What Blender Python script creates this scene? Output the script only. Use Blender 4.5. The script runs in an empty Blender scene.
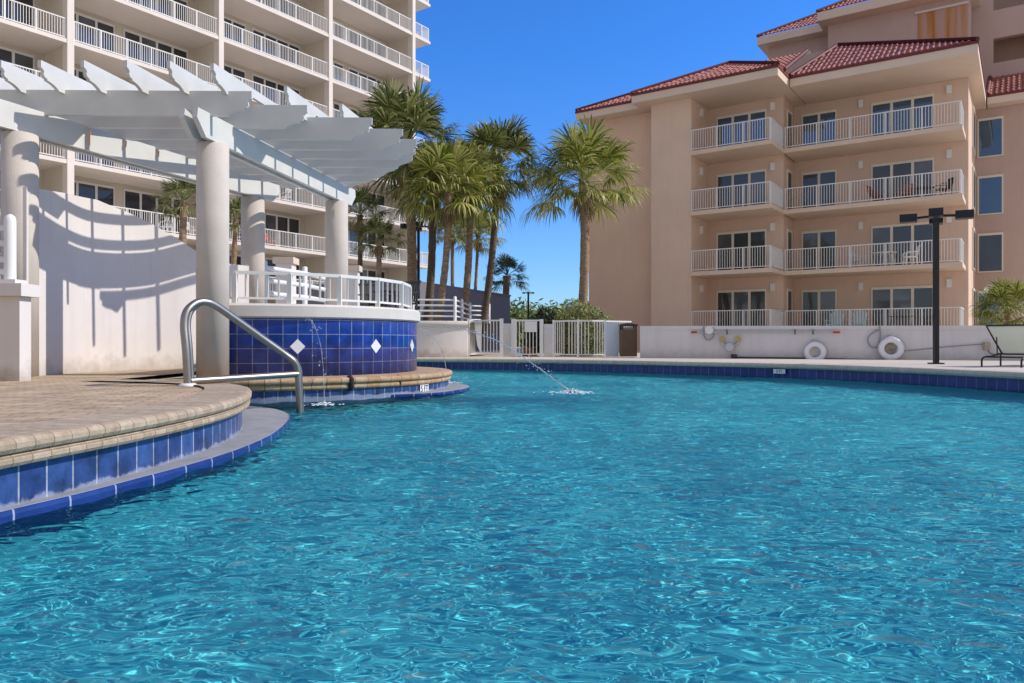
import bpy, math, random
import numpy as np
from mathutils import Vector, Matrix
from mathutils.geometry import tessellate_polygon
R = math.radians
PI = math.pi
scene = bpy.context.scene
col = scene.collection

# ------------------------------------------------------------------ camera, sky, sun, exposure
F = 750.0                                   # focal length in pixels of the 1024 wide frame
EYE = 0.8
cam = bpy.data.cameras.new('camera'); cam.sensor_width = 36; cam.lens = F / 1024 * 36
cam.clip_start = 0.05; cam.clip_end = 5000
cam_o = bpy.data.objects.new('camera', cam); col.objects.link(cam_o)
cam_o.location = (0, 0, EYE); cam_o.rotation_euler = (R(90), 0, 0)
scene.camera = cam_o

SUN_EL, SUN_AZ = R(38), R(0)                # azimuth counted from +X towards +Y
sdir = Vector((math.cos(SUN_EL) * math.cos(SUN_AZ), math.cos(SUN_EL) * math.sin(SUN_AZ), math.sin(SUN_EL)))
world = bpy.data.worlds.new('World'); scene.world = world; world.use_nodes = True
wn = world.node_tree; bg = wn.nodes['Background']
sky = wn.nodes.new('ShaderNodeTexSky'); sky.sky_type = 'NISHITA'; sky.sun_disc = False
sky.sun_elevation = SUN_EL; sky.sun_rotation = R(90) - SUN_AZ
sky.altitude = 0; sky.air_density = 1.0; sky.dust_density = 0.15; sky.ozone_density = 4.0
tint = wn.nodes.new('ShaderNodeMix'); tint.data_type = 'RGBA'; tint.blend_type = 'MULTIPLY'; tint.inputs[0].default_value = 1.0
tint.inputs[7].default_value = (0.30, 0.74, 1.30, 1)            # a clear, deep blue day
wn.links.new(sky.outputs[0], tint.inputs[6])
wtc0 = wn.nodes.new('ShaderNodeTexCoord'); ws0 = wn.nodes.new('ShaderNodeSeparateXYZ'); wn.links.new(wtc0.outputs['Generated'], ws0.inputs[0])
wel = wn.nodes.new('ShaderNodeMapRange'); wel.inputs[1].default_value = 0.0; wel.inputs[2].default_value = 0.36; wn.links.new(ws0.outputs[2], wel.inputs[0])
wtn = wn.nodes.new('ShaderNodeMix'); wtn.data_type = 'RGBA'; wtn.inputs[6].default_value = (0.56, 0.74, 0.98, 1); wtn.inputs[7].default_value = (0.29, 0.74, 1.32, 1)
wn.links.new(wel.outputs[0], wtn.inputs[0]); wn.links.new(wtn.outputs[2], tint.inputs[7])
# unseen patchy warm-white glow added behind the camera as fill for shaded faces
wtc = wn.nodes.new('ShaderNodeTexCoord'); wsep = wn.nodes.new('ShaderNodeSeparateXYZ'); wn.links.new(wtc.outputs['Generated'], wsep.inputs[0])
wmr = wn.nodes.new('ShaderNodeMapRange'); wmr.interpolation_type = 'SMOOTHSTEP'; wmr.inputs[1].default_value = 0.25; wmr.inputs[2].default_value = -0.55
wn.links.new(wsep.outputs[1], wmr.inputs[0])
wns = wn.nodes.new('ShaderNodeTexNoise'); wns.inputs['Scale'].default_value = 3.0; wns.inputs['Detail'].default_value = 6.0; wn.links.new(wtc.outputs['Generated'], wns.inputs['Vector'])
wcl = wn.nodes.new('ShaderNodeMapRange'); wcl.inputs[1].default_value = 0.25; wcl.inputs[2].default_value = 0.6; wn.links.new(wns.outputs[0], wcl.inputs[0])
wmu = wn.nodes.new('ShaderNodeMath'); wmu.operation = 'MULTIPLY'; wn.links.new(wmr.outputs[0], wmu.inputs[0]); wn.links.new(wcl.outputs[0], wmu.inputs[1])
rear_fill = wn.nodes.new('ShaderNodeMix'); rear_fill.data_type = 'RGBA'; rear_fill.inputs[7].default_value = (3.3, 2.9, 2.35, 1)
wn.links.new(wmu.outputs[0], rear_fill.inputs[0]); wn.links.new(tint.outputs[2], rear_fill.inputs[6]); wn.links.new(rear_fill.outputs[2], bg.inputs[0]); bg.inputs[1].default_value = 0.14
sun = bpy.data.lights.new('sun', 'SUN'); sun.energy = 3.2; sun.angle = R(0.5); sun.color = (1, 0.93, 0.84)
sun_o = bpy.data.objects.new('sun', sun); col.objects.link(sun_o)
sun_o.rotation_euler = sdir.to_track_quat('Z', 'Y').to_euler(); sun_o.location = (20, 5, 25)
scene.view_settings.view_transform = 'Standard'; scene.view_settings.look = 'None'
scene.view_settings.exposure = 0.24; scene.view_settings.gamma = 1.0
cy = scene.cycles
cy.use_denoising = True; cy.max_bounces = 10; cy.transmission_bounces = 8; cy.transparent_max_bounces = 12
cy.caustics_refractive = True; cy.caustics_reflective = False; cy.blur_glossy = 0.4
cy.sample_clamp_indirect = 6.0
sun.cycles.is_caustics_light = True

# ------------------------------------------------------------------ materials
M = {}
def newmat(name):
    m = bpy.data.materials.new(name); m.use_nodes = True
    return m, m.node_tree, m.node_tree.nodes['Principled BSDF']
def N(nt, kind, **kw):
    n = nt.nodes.new(kind)
    for k, v in kw.items():
        if k in n.inputs: n.inputs[k].default_value = v
        else: setattr(n, k, v)
    return n
def ramp(nt, fac, stops):
    r = nt.nodes.new('ShaderNodeValToRGB'); e = r.color_ramp.elements
    while len(e) < len(stops): e.new(0.5)
    for i, (p, c) in enumerate(stops):
        e[i].position = p; e[i].color = (*c, 1)
    nt.links.new(fac, r.inputs[0]); return r.outputs[0]
def mixc(nt, fac, a, b, mode='MIX'):
    n = nt.nodes.new('ShaderNodeMix'); n.data_type = 'RGBA'; n.blend_type = mode
    for sock, v in ((n.inputs[0], fac), (n.inputs[6], a), (n.inputs[7], b)):
        if hasattr(v, 'is_linked'): nt.links.new(v, sock)
        elif isinstance(v, (int, float)): sock.default_value = v
        else: sock.default_value = (*v, 1)
    return n.outputs[2]
def bump(nt, bsdf, h, strength=0.3, dist=0.02):
    b = N(nt, 'ShaderNodeBump', Strength=strength, Distance=dist)
    nt.links.new(h, b.inputs['Height']); nt.links.new(b.outputs[0], bsdf.inputs['Normal'])
def noisy(name, c, var=0.12, scale=3.0, rough=0.6, bscale=60, bstr=0.15, metallic=0.0, streak=0.0, spec=0.4, foot=0.0):
    """a surface colour that wavers a little, with a fine grain"""
    m, nt, b = newmat(name); L = nt.links
    tc = N(nt, 'ShaderNodeTexCoord')
    n = N(nt, 'ShaderNodeTexNoise', Scale=scale, Detail=6.0, Roughness=0.6)
    L.new(tc.outputs['Object'], n.inputs['Vector'])
    lo = tuple(x * (1 - var) for x in c); hi = tuple(min(1, x * (1 + var)) for x in c)
    cc = ramp(nt, n.outputs[0], [(0.3, lo), (0.7, hi)])
    if streak:
        mp = N(nt, 'ShaderNodeMapping'); mp.inputs['Scale'].default_value = (6, 6, 0.35)
        L.new(tc.outputs['Object'], mp.inputs['Vector'])
        n3 = N(nt, 'ShaderNodeTexNoise', Scale=1.2, Detail=5.0); L.new(mp.outputs[0], n3.inputs['Vector'])
        f = ramp(nt, n3.outputs[0], [(0.5, (0, 0, 0)), (0.75, (streak,) * 3)])
        cc = mixc(nt, f, cc, tuple(x * 0.62 for x in c))
    if foot:        # splash marks and dirt along the foot of the wall
        gp = N(nt, 'ShaderNodeNewGeometry'); sp_ = N(nt, 'ShaderNodeSeparateXYZ'); L.new(gp.outputs['Position'], sp_.inputs[0])
        nf = N(nt, 'ShaderNodeTexNoise', Scale=5.0, Detail=6.0); L.new(tc.outputs['Object'], nf.inputs['Vector'])
        ma = N(nt, 'ShaderNodeMath', operation='MULTIPLY_ADD'); L.new(nf.outputs[0], ma.inputs[0]); ma.inputs[1].default_value = -0.5; L.new(sp_.outputs[2], ma.inputs[2])
        f2 = ramp(nt, ma.outputs[0], [(0.06, (foot,) * 3), (0.34, (0, 0, 0))])
        cc = mixc(nt, f2, cc, (0.34, 0.29, 0.23))
    L.new(cc, b.inputs['Base Color'])
    b.inputs['Roughness'].default_value = rough; b.inputs['Metallic'].default_value = metallic
    b.inputs['Specular IOR Level'].default_value = spec
    n2 = N(nt, 'ShaderNodeTexNoise', Scale=bscale, Detail=4.0)
    L.new(tc.outputs['Object'], n2.inputs['Vector'])
    bump(nt, b, n2.outputs[0], bstr, 0.01)
    M[name] = m; return m

noisy('stucco_white', (0.74, 0.69, 0.66), 0.05, 1.2, 0.85, 70, 0.25, streak=0.16, foot=0.7)
noisy('stucco_column', (0.62, 0.56, 0.50), 0.08, 2.5, 0.85, 90, 0.5, streak=0.2, foot=0.6)
noisy('stucco_deck_wall', (0.74, 0.71, 0.71), 0.06, 1.0, 0.85, 60, 0.25, streak=0.18, foot=0.3)
noisy('stucco_salmon', (0.78, 0.555, 0.405), 0.05, 0.6, 0.9, 40, 0.2, streak=0.12)
noisy('stucco_bay', (0.72, 0.535, 0.415), 0.05, 0.6, 0.9, 40, 0.2, streak=0.12)
noisy('frame_cream', (0.80, 0.74, 0.63), 0.04, 2.0, 0.5, 30, 0.05)
noisy('stucco_salmon_pale', (0.77, 0.58, 0.445), 0.05, 0.6, 0.9, 40, 0.2, streak=0.12)
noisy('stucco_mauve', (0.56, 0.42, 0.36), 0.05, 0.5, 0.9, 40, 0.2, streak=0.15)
noisy('trim_cream', (0.74, 0.60, 0.48), 0.04, 1.0, 0.7, 40, 0.1)
noisy('slab_peach', (0.74, 0.59, 0.46), 0.05, 0.8, 0.8, 40, 0.15, streak=0.1)
noisy('tower_wall', (0.67, 0.605, 0.50), 0.05, 0.5, 0.9, 40, 0.15, streak=0.1)
noisy('tower_trim', (0.80, 0.73, 0.66), 0.04, 0.7, 0.85, 40, 0.1)
noisy('cap_concrete', (0.70, 0.66, 0.60), 0.08, 2.0, 0.85, 80, 0.3, streak=0.1)
noisy('white_paint', (0.80, 0.80, 0.78), 0.03, 2.0, 0.45, 30, 0.05)
noisy('white_rail', (0.80, 0.79, 0.76), 0.04, 4.0, 0.4, 30, 0.05)
noisy('white_vinyl', (0.82, 0.82, 0.82), 0.04, 3.0, 0.4, 30, 0.05)
noisy('pale_blue_panel', (0.62, 0.72, 0.85), 0.05, 3.0, 0.4, 30, 0.05)
noisy('black_metal', (0.015, 0.015, 0.018), 0.2, 6.0, 0.4, 60, 0.05)
noisy('bronze_metal', (0.035, 0.028, 0.024), 0.2, 6.0, 0.45, 60, 0.05)
noisy('brown_plastic', (0.13, 0.075, 0.05), 0.12, 5.0, 0.5, 60, 0.1)
noisy('ring_white', (0.82, 0.83, 0.88), 0.04, 8.0, 0.5, 40, 0.05)
noisy('rope', (0.45, 0.38, 0.28), 0.2, 30.0, 0.9, 150, 0.4)
noisy('hose_gray', (0.30, 0.30, 0.32), 0.15, 12.0, 0.6, 60, 0.1)
noisy('dark_pipe', (0.07, 0.06, 0.06), 0.2, 8.0, 0.6, 60, 0.1)
noisy('red_paint', (0.55, 0.05, 0.03), 0.1, 10.0, 0.5, 60, 0.1)
noisy('red_fabric', (0.70, 0.14, 0.10), 0.1, 10.0, 0.8, 60, 0.1)
noisy('rust_fabric', (0.32, 0.10, 0.05), 0.15, 10.0, 0.8, 60, 0.1)
noisy('brass', (0.55, 0.38, 0.14), 0.15, 12.0, 0.35, 60, 0.1, metallic=0.8)
noisy('zinc', (0.55, 0.57, 0.60), 0.1, 12.0, 0.4, 60, 0.1, metallic=0.5)
noisy('ledge_gray', (0.34, 0.34, 0.34), 0.14, 7.0, 0.75, 90, 0.4)
noisy('gray_building', (0.20, 0.20, 0.24), 0.06, 0.6, 0.9, 40, 0.1)
noisy('aqua_paint', (0.55, 0.75, 0.82), 0.05, 5.0, 0.6, 60, 0.1)
noisy('steel', (0.36, 0.32, 0.28), 0.08, 6.0, 0.42, 300, 0.03, metallic=1.0)
noisy('grout', (0.7, 0.7, 0.72), 0.05, 8.0, 0.8, 90, 0.2)
noisy('tile_white', (0.82, 0.83, 0.86), 0.04, 6.0, 0.25, 30, 0.03)
noisy('ink_black', (0.02, 0.02, 0.02), 0.1, 6.0, 0.4, 30, 0.03)
noisy('dark_gap', (0.03, 0.025, 0.02), 0.3, 20.0, 0.9, 60, 0.3)
noisy('soil', (0.10, 0.075, 0.05), 0.3, 6.0, 0.95, 40, 0.6)
noisy('tan_leaf_stone', (0.55, 0.46, 0.36), 0.2, 9.0, 0.9, 40, 0.6)
noisy('planter_clay', (0.35, 0.16, 0.09), 0.15, 9.0, 0.8, 40, 0.3)

def rusty():
    m, nt, b = newmat('rust_panel'); L = nt.links
    tc = N(nt, 'ShaderNodeTexCoord'); mp = N(nt, 'ShaderNodeMapping'); mp.inputs['Scale'].default_value = (2.6, 0, 0.12)
    L.new(tc.outputs['Object'], mp.inputs['Vector'])
    n = N(nt, 'ShaderNodeTexNoise', Scale=1.0, Detail=4.0); L.new(mp.outputs[0], n.inputs['Vector'])
    L.new(ramp(nt, n.outputs[0], [(0.40, (0.50, 0.33, 0.28)), (0.52, (0.50, 0.29, 0.16)), (0.66, (0.42, 0.17, 0.03))]), b.inputs['Base Color'])
    b.inputs['Roughness'].default_value = 0.9; M['rust_panel'] = m
rusty()
def rust_paint():
    m, nt, b = newmat('painted_board'); L = nt.links
    tc = N(nt, 'ShaderNodeTexCoord')
    n = N(nt, 'ShaderNodeTexNoise', Scale=2.0, Detail=6.0); L.new(tc.outputs['Object'], n.inputs['Vector'])
    cc = ramp(nt, n.outputs[0], [(0.3, (0.62, 0.62, 0.59)), (0.7, (0.72, 0.72, 0.69))])
    L.new(cc, b.inputs['Base Color'])
    b.inputs['Roughness'].default_value = 0.45; M['painted_board'] = m
rust_paint()
def sling():
    m, nt, b = newmat('mesh_fabric'); L = nt.links
    tc = N(nt, 'ShaderNodeTexCoord'); w = N(nt, 'ShaderNodeTexNoise', Scale=160.0); L.new(tc.outputs['Object'], w.inputs['Vector'])
    c = ramp(nt, w.outputs[0], [(0.3, (0.64, 0.65, 0.57)), (0.7, (0.76, 0.77, 0.69))]); L.new(c, b.inputs['Base Color']); b.inputs['Roughness'].default_value = 0.8
    t = N(nt, 'ShaderNodeBsdfTranslucent'); L.new(c, t.inputs['Color']); mx = N(nt, 'ShaderNodeMixShader'); mx.inputs[0].default_value = 0.5
    L.new(b.outputs[0], mx.inputs[1]); L.new(t.outputs[0], mx.inputs[2]); L.new(mx.outputs[0], nt.nodes['Material Output'].inputs[0]); M['mesh_fabric'] = m
sling()
noisy('rust_stain', (0.50, 0.20, 0.05), 0.4, 18.0, 0.9, 40, 0.3)

def tile(name, c1, c2, w, h, mortar, mcol, rough, bstr, var=0.35, nscale=6, offset=0.0, scale_line=0.0):
    """glazed tiles / bricks / pavers laid in the mesh's UVs, which are in metres"""
    m, nt, b = newmat(name); L = nt.links
    uv = N(nt, 'ShaderNodeUVMap')
    br = N(nt, 'ShaderNodeTexBrick', offset=offset, squash=1.0)
    br.inputs['Color1'].default_value = (*c1, 1); br.inputs['Color2'].default_value = (*c2, 1)
    br.inputs['Mortar'].default_value = (*mcol, 1); br.inputs['Scale'].default_value = 1.0
    br.inputs['Mortar Size'].default_value = mortar; br.inputs['Brick Width'].default_value = w
    br.inputs['Row Height'].default_value = h; br.inputs['Mortar Smooth'].default_value = 0.3
    L.new(uv.outputs[0], br.inputs['Vector'])
    tc = N(nt, 'ShaderNodeTexCoord')
    n = N(nt, 'ShaderNodeTexNoise', Scale=nscale, Detail=7.0, Roughness=0.65); L.new(tc.outputs['Object'], n.inputs['Vector'])
    dark = ramp(nt, n.outputs[0], [(0.3, (1 - var,) * 3), (0.7, (1 + var * 0.4,) * 3)])
    cc = mixc(nt, 1.0, br.outputs['Color'], dark, 'MULTIPLY')
    if scale_line:  # chalky line left by the water
        gp = N(nt, 'ShaderNodeNewGeometry'); sp_ = N(nt, 'ShaderNodeSeparateXYZ'); L.new(gp.outputs['Position'], sp_.inputs[0])
        ma = N(nt, 'ShaderNodeMath', operation='MULTIPLY_ADD'); L.new(n.outputs[0], ma.inputs[0]); ma.inputs[1].default_value = -0.12; L.new(sp_.outputs[2], ma.inputs[2])
        f2 = ramp(nt, ma.outputs[0], [(-0.0, (scale_line,) * 3), (0.016, (0, 0, 0))])
        cc = mixc(nt, f2, cc, (0.50, 0.54, 0.60))
    L.new(cc, b.inputs['Base Color'])
    b.inputs['Roughness'].default_value = rough
    n2 = N(nt, 'ShaderNodeTexNoise', Scale=nscale * 8, Detail=4.0); L.new(tc.outputs['Object'], n2.inputs['Vector'])
    mx = N(nt, 'ShaderNodeMath', operation='MULTIPLY_ADD'); L.new(br.outputs['Fac'], mx.inputs[0]); mx.inputs[1].default_value = -1.0
    L.new(n2.outputs[0], mx.inputs[2])
    bump(nt, b, mx.outputs[0], bstr, 0.008)
    M[name] = m
tile('tile_blue', (0.016, 0.050, 0.36), (0.028, 0.085, 0.46), 0.20, 0.20, 0.006, (0.32, 0.38, 0.54), 0.22, 0.25, 0.55, 5)
tile('tile_band', (0.028, 0.060, 0.23), (0.05, 0.11, 0.33), 0.17, 0.30, 0.006, (0.45, 0.50, 0.60), 0.3, 0.25, 0.65, 7, 0.0, 0.45)
tile('tile_far', (0.018, 0.035, 0.20), (0.03, 0.05, 0.26), 0.20, 0.30, 0.006, (0.25, 0.27, 0.36), 0.3, 0.2, 0.4, 9)
tile('tile_edge', (0.013, 0.035, 0.19), (0.022, 0.055, 0.26), 0.30, 0.30, 0.006, (0.4, 0.45, 0.6), 0.2, 0.2, 0.3, 9)
tile('coping_brick', (0.46, 0.345, 0.235), (0.56, 0.44, 0.31), 0.115, 0.5, 0.004, (0.30, 0.22, 0.15), 0.8, 0.6, 0.32, 16)
tile('coping_ring', (0.50, 0.30, 0.15), (0.60, 0.44, 0.28), 0.20, 0.5, 0.006, (0.22, 0.13, 0.07), 0.8, 0.6, 0.35, 16)
tile('coping_far', (0.62, 0.54, 0.43), (0.68, 0.60, 0.49), 0.6, 0.6, 0.004, (0.48, 0.40, 0.31), 0.85, 0.4, 0.2, 8)
tile('paver', (0.53, 0.385, 0.235), (0.64, 0.48, 0.31), 0.21, 0.105, 0.006, (0.27, 0.20, 0.14), 0.9, 0.7, 0.4, 3.0, 0.5)

def ground_mat():
    m, nt, b = newmat('ground'); L = nt.links
    tc = N(nt, 'ShaderNodeTexCoord')
    n = N(nt, 'ShaderNodeTexNoise', Scale=0.35, Detail=8.0); L.new(tc.outputs['Object'], n.inputs['Vector'])
    L.new(ramp(nt, n.outputs[0], [(0.3, (0.58, 0.50, 0.40)), (0.7, (0.68, 0.60, 0.50))]), b.inputs['Base Color'])
    b.inputs['Roughness'].default_value = 0.9
    n2 = N(nt, 'ShaderNodeTexNoise', Scale=60.0, Detail=4.0); L.new(tc.outputs['Object'], n2.inputs['Vector'])
    bump(nt, b, n2.outputs[0], 0.3, 0.01); M['ground'] = m
ground_mat()
def roof_mat():
    m, nt, b = newmat('roof_tile'); L = nt.links
    tc = N(nt, 'ShaderNodeTexCoord'); g = N(nt, 'ShaderNodeNewGeometry')
    c = ramp(nt, g.outputs['Random Per Island'], [(0.0, (0.32, 0.085, 0.06)), (1.0, (0.50, 0.17, 0.12))])
    n = N(nt, 'ShaderNodeTexNoise', Scale=3.0, Detail=6.0); L.new(tc.outputs['Object'], n.inputs['Vector'])
    L.new(mixc(nt, 1.0, c, ramp(nt, n.outputs[0], [(0.3, (0.65,) * 3), (0.7, (1.1,) * 3)]), 'MULTIPLY'), b.inputs['Base Color'])
    b.inputs['Roughness'].default_value = 0.6
    M['roof_tile'] = m
roof_mat()
noisy('roof_edge', (0.16, 0.03, 0.03), 0.15, 4.0, 0.6, 40, 0.2)
def glass_mat(name, dark, refl, tint):
    m, nt, b = newmat(name); L = nt.links
    tc = N(nt, 'ShaderNodeTexCoord')
    n = N(nt, 'ShaderNodeTexNoise', Scale=0.9, Detail=2.0); L.new(tc.outputs['Object'], n.inputs['Vector'])
    L.new(ramp(nt, n.outputs[0], [(0.35, dark), (0.7, tuple(x * 2.2 for x in dark))]), b.inputs['Base Color'])
    b.inputs['Roughness'].default_value = 0.3
    gl = N(nt, 'ShaderNodeBsdfGlossy', Roughness=0.02); gl.inputs['Color'].default_value = (*tint, 1)
    n2 = N(nt, 'ShaderNodeTexNoise', Scale=0.6, Detail=1.0); L.new(tc.outputs['Object'], n2.inputs['Vector'])
    bp = N(nt, 'ShaderNodeBump', Strength=0.06, Distance=0.3); L.new(n2.outputs[0], bp.inputs['Height']); L.new(bp.outputs[0], gl.inputs['Normal'])
    mx = N(nt, 'ShaderNodeMixShader'); mx.inputs[0].default_value = refl
    L.new(b.outputs[0], mx.inputs[1]); L.new(gl.outputs[0], mx.inputs[2])
    L.new(mx.outputs[0], nt.nodes['Material Output'].inputs[0]); M[name] = m
glass_mat('window_glass', (0.012, 0.014, 0.016), 0.05, (0.9, 0.95, 1.0))
glass_mat('sky_glass', (0.008, 0.015, 0.03), 0.15, (0.4, 0.7, 1.0))
glass_mat('curtain_glass', (0.05, 0.055, 0.065), 0.05, (0.9, 0.95, 1.0))

def leaf_mat(name, stops, trans=0.3, rough=0.45):
    m, nt, b = newmat(name); L = nt.links
    g = N(nt, 'ShaderNodeNewGeometry')
    c = ramp(nt, g.outputs['Random Per Island'], stops)
    L.new(c, b.inputs['Base Color']); b.inputs['Roughness'].default_value = rough
    b.inputs['Specular IOR Level'].default_value = 0.35
    t = N(nt, 'ShaderNodeBsdfTranslucent'); L.new(c, t.inputs['Color'])
    mx = N(nt, 'ShaderNodeMixShader'); mx.inputs[0].default_value = trans
    L.new(b.outputs[0], mx.inputs[1]); L.new(t.outputs[0], mx.inputs[2])
    L.new(mx.outputs[0], nt.nodes['Material Output'].inputs[0]); M[name] = m
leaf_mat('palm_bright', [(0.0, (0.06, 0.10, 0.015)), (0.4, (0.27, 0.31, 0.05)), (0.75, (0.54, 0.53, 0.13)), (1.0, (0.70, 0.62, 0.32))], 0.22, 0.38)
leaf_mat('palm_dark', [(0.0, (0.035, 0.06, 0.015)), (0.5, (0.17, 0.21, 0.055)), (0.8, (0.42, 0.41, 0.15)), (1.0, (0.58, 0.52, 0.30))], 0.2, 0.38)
leaf_mat('palm_dead', [(0.0, (0.20, 0.13, 0.06)), (1.0, (0.40, 0.30, 0.16))], 0.2, 0.8)
leaf_mat('shrub_leaf', [(0.0, (0.06, 0.10, 0.025)), (0.5, (0.22, 0.25, 0.07)), (1.0, (0.52, 0.48, 0.20))])
leaf_mat('scrub_leaf', [(0.0, (0.07, 0.12, 0.03)), (0.6, (0.20, 0.26, 0.07)), (1.0, (0.34, 0.38, 0.12))])
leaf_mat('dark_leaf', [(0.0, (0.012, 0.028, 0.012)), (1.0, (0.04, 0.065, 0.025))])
def trunk_mat(name, lo, hi):
    m, nt, b = newmat(name); L = nt.links
    tc = N(nt, 'ShaderNodeTexCoord'); mp = N(nt, 'ShaderNodeMapping'); mp.inputs['Scale'].default_value = (9, 9, 26)
    L.new(tc.outputs['Object'], mp.inputs['Vector'])
    n = N(nt, 'ShaderNodeTexNoise', Scale=0.8, Detail=6.0); L.new(mp.outputs[0], n.inputs['Vector'])
    L.new(ramp(nt, n.outputs[0], [(0.3, lo), (0.7, hi)]), b.inputs['Base Color'])
    b.inputs['Roughness'].default_value = 0.95; bump(nt, b, n.outputs[0], 0.8, 0.03); M[name] = m
trunk_mat("trunk", (0.17, 0.11, 0.07), (0.44, 0.31, 0.20))
trunk_mat('trunk_dark', (0.09, 0.065, 0.05), (0.20, 0.15, 0.11))

def water_mat():
    m, nt, b = newmat('pool_water'); L = nt.links
    nt.nodes.remove(b)
    rf = N(nt, 'ShaderNodeBsdfRefraction', Roughness=0.0, IOR=1.33); rf.inputs['Color'].default_value = (0.84, 1.0, 0.99, 1)
    gl = N(nt, 'ShaderNodeBsdfGlossy', Roughness=0.0)
    fr = N(nt, 'ShaderNodeFresnel', IOR=1.33); mu = N(nt, 'ShaderNodeMath', operation='MULTIPLY'); L.new(fr.outputs[0], mu.inputs[0]); mu.inputs[1].default_value = 0.36
    tc = N(nt, 'ShaderNodeTexCoord'); prev = None
    for sc_, st_, ds_, dt in ((12.5, 1.0, 0.042, 0.0), (0.9, 0.0, 0.01, 0.0)):
        mp = N(nt, 'ShaderNodeMapping'); mp.inputs['Scale'].default_value = (0.75, 1.15, 1); mp.inputs['Rotation'].default_value = (0, 0, 0.3 * sc_); L.new(tc.outputs['Object'], mp.inputs['Vector'])
        n = N(nt, 'ShaderNodeTexNoise', Scale=sc_, Detail=dt, Roughness=0.45, Distortion=0.6); L.new(mp.outputs[0], n.inputs['Vector'])
        bp = N(nt, 'ShaderNodeBump', Strength=st_, Distance=ds_); L.new(n.outputs[0], bp.inputs['Height'])
        if prev: L.new(prev, bp.inputs['Normal'])
        prev = bp.outputs[0]
    for q in (rf, gl, fr): L.new(prev, q.inputs['Normal'])
    mx = N(nt, 'ShaderNodeMixShader'); L.new(mu.outputs[0], mx.inputs[0]); L.new(rf.outputs[0], mx.inputs[1]); L.new(gl.outputs[0], mx.inputs[2])
    L.new(mx.outputs[0], nt.nodes['Material Output'].inputs[0])
    M['pool_water'] = m
    m, nt, b = newmat('pool_plaster'); L = nt.links
    tc = N(nt, 'ShaderNodeTexCoord')
    n = N(nt, 'ShaderNodeTexNoise', Scale=0.5, Detail=6.0); L.new(tc.outputs['Object'], n.inputs['Vector'])
    L.new(ramp(nt, n.outputs[0], [(0.3, (0.085, 0.55, 0.69)), (0.7, (0.12, 0.64, 0.76))]), b.inputs['Base Color'])
    b.inputs['Roughness'].default_value = 0.9; M['pool_plaster'] = m
    m, nt, b = newmat('jet_water'); b.inputs['Base Color'].default_value = (0.95, 0.97, 1, 1)
    b.inputs['Roughness'].default_value = 0.05; b.inputs['IOR'].default_value = 1.33; b.inputs['Transmission Weight'].default_value = 0.75
    M['jet_water'] = m
    noisy('foam', (0.85, 0.9, 0.92), 0.05, 20.0, 0.5, 60, 0.2)
water_mat()

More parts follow.
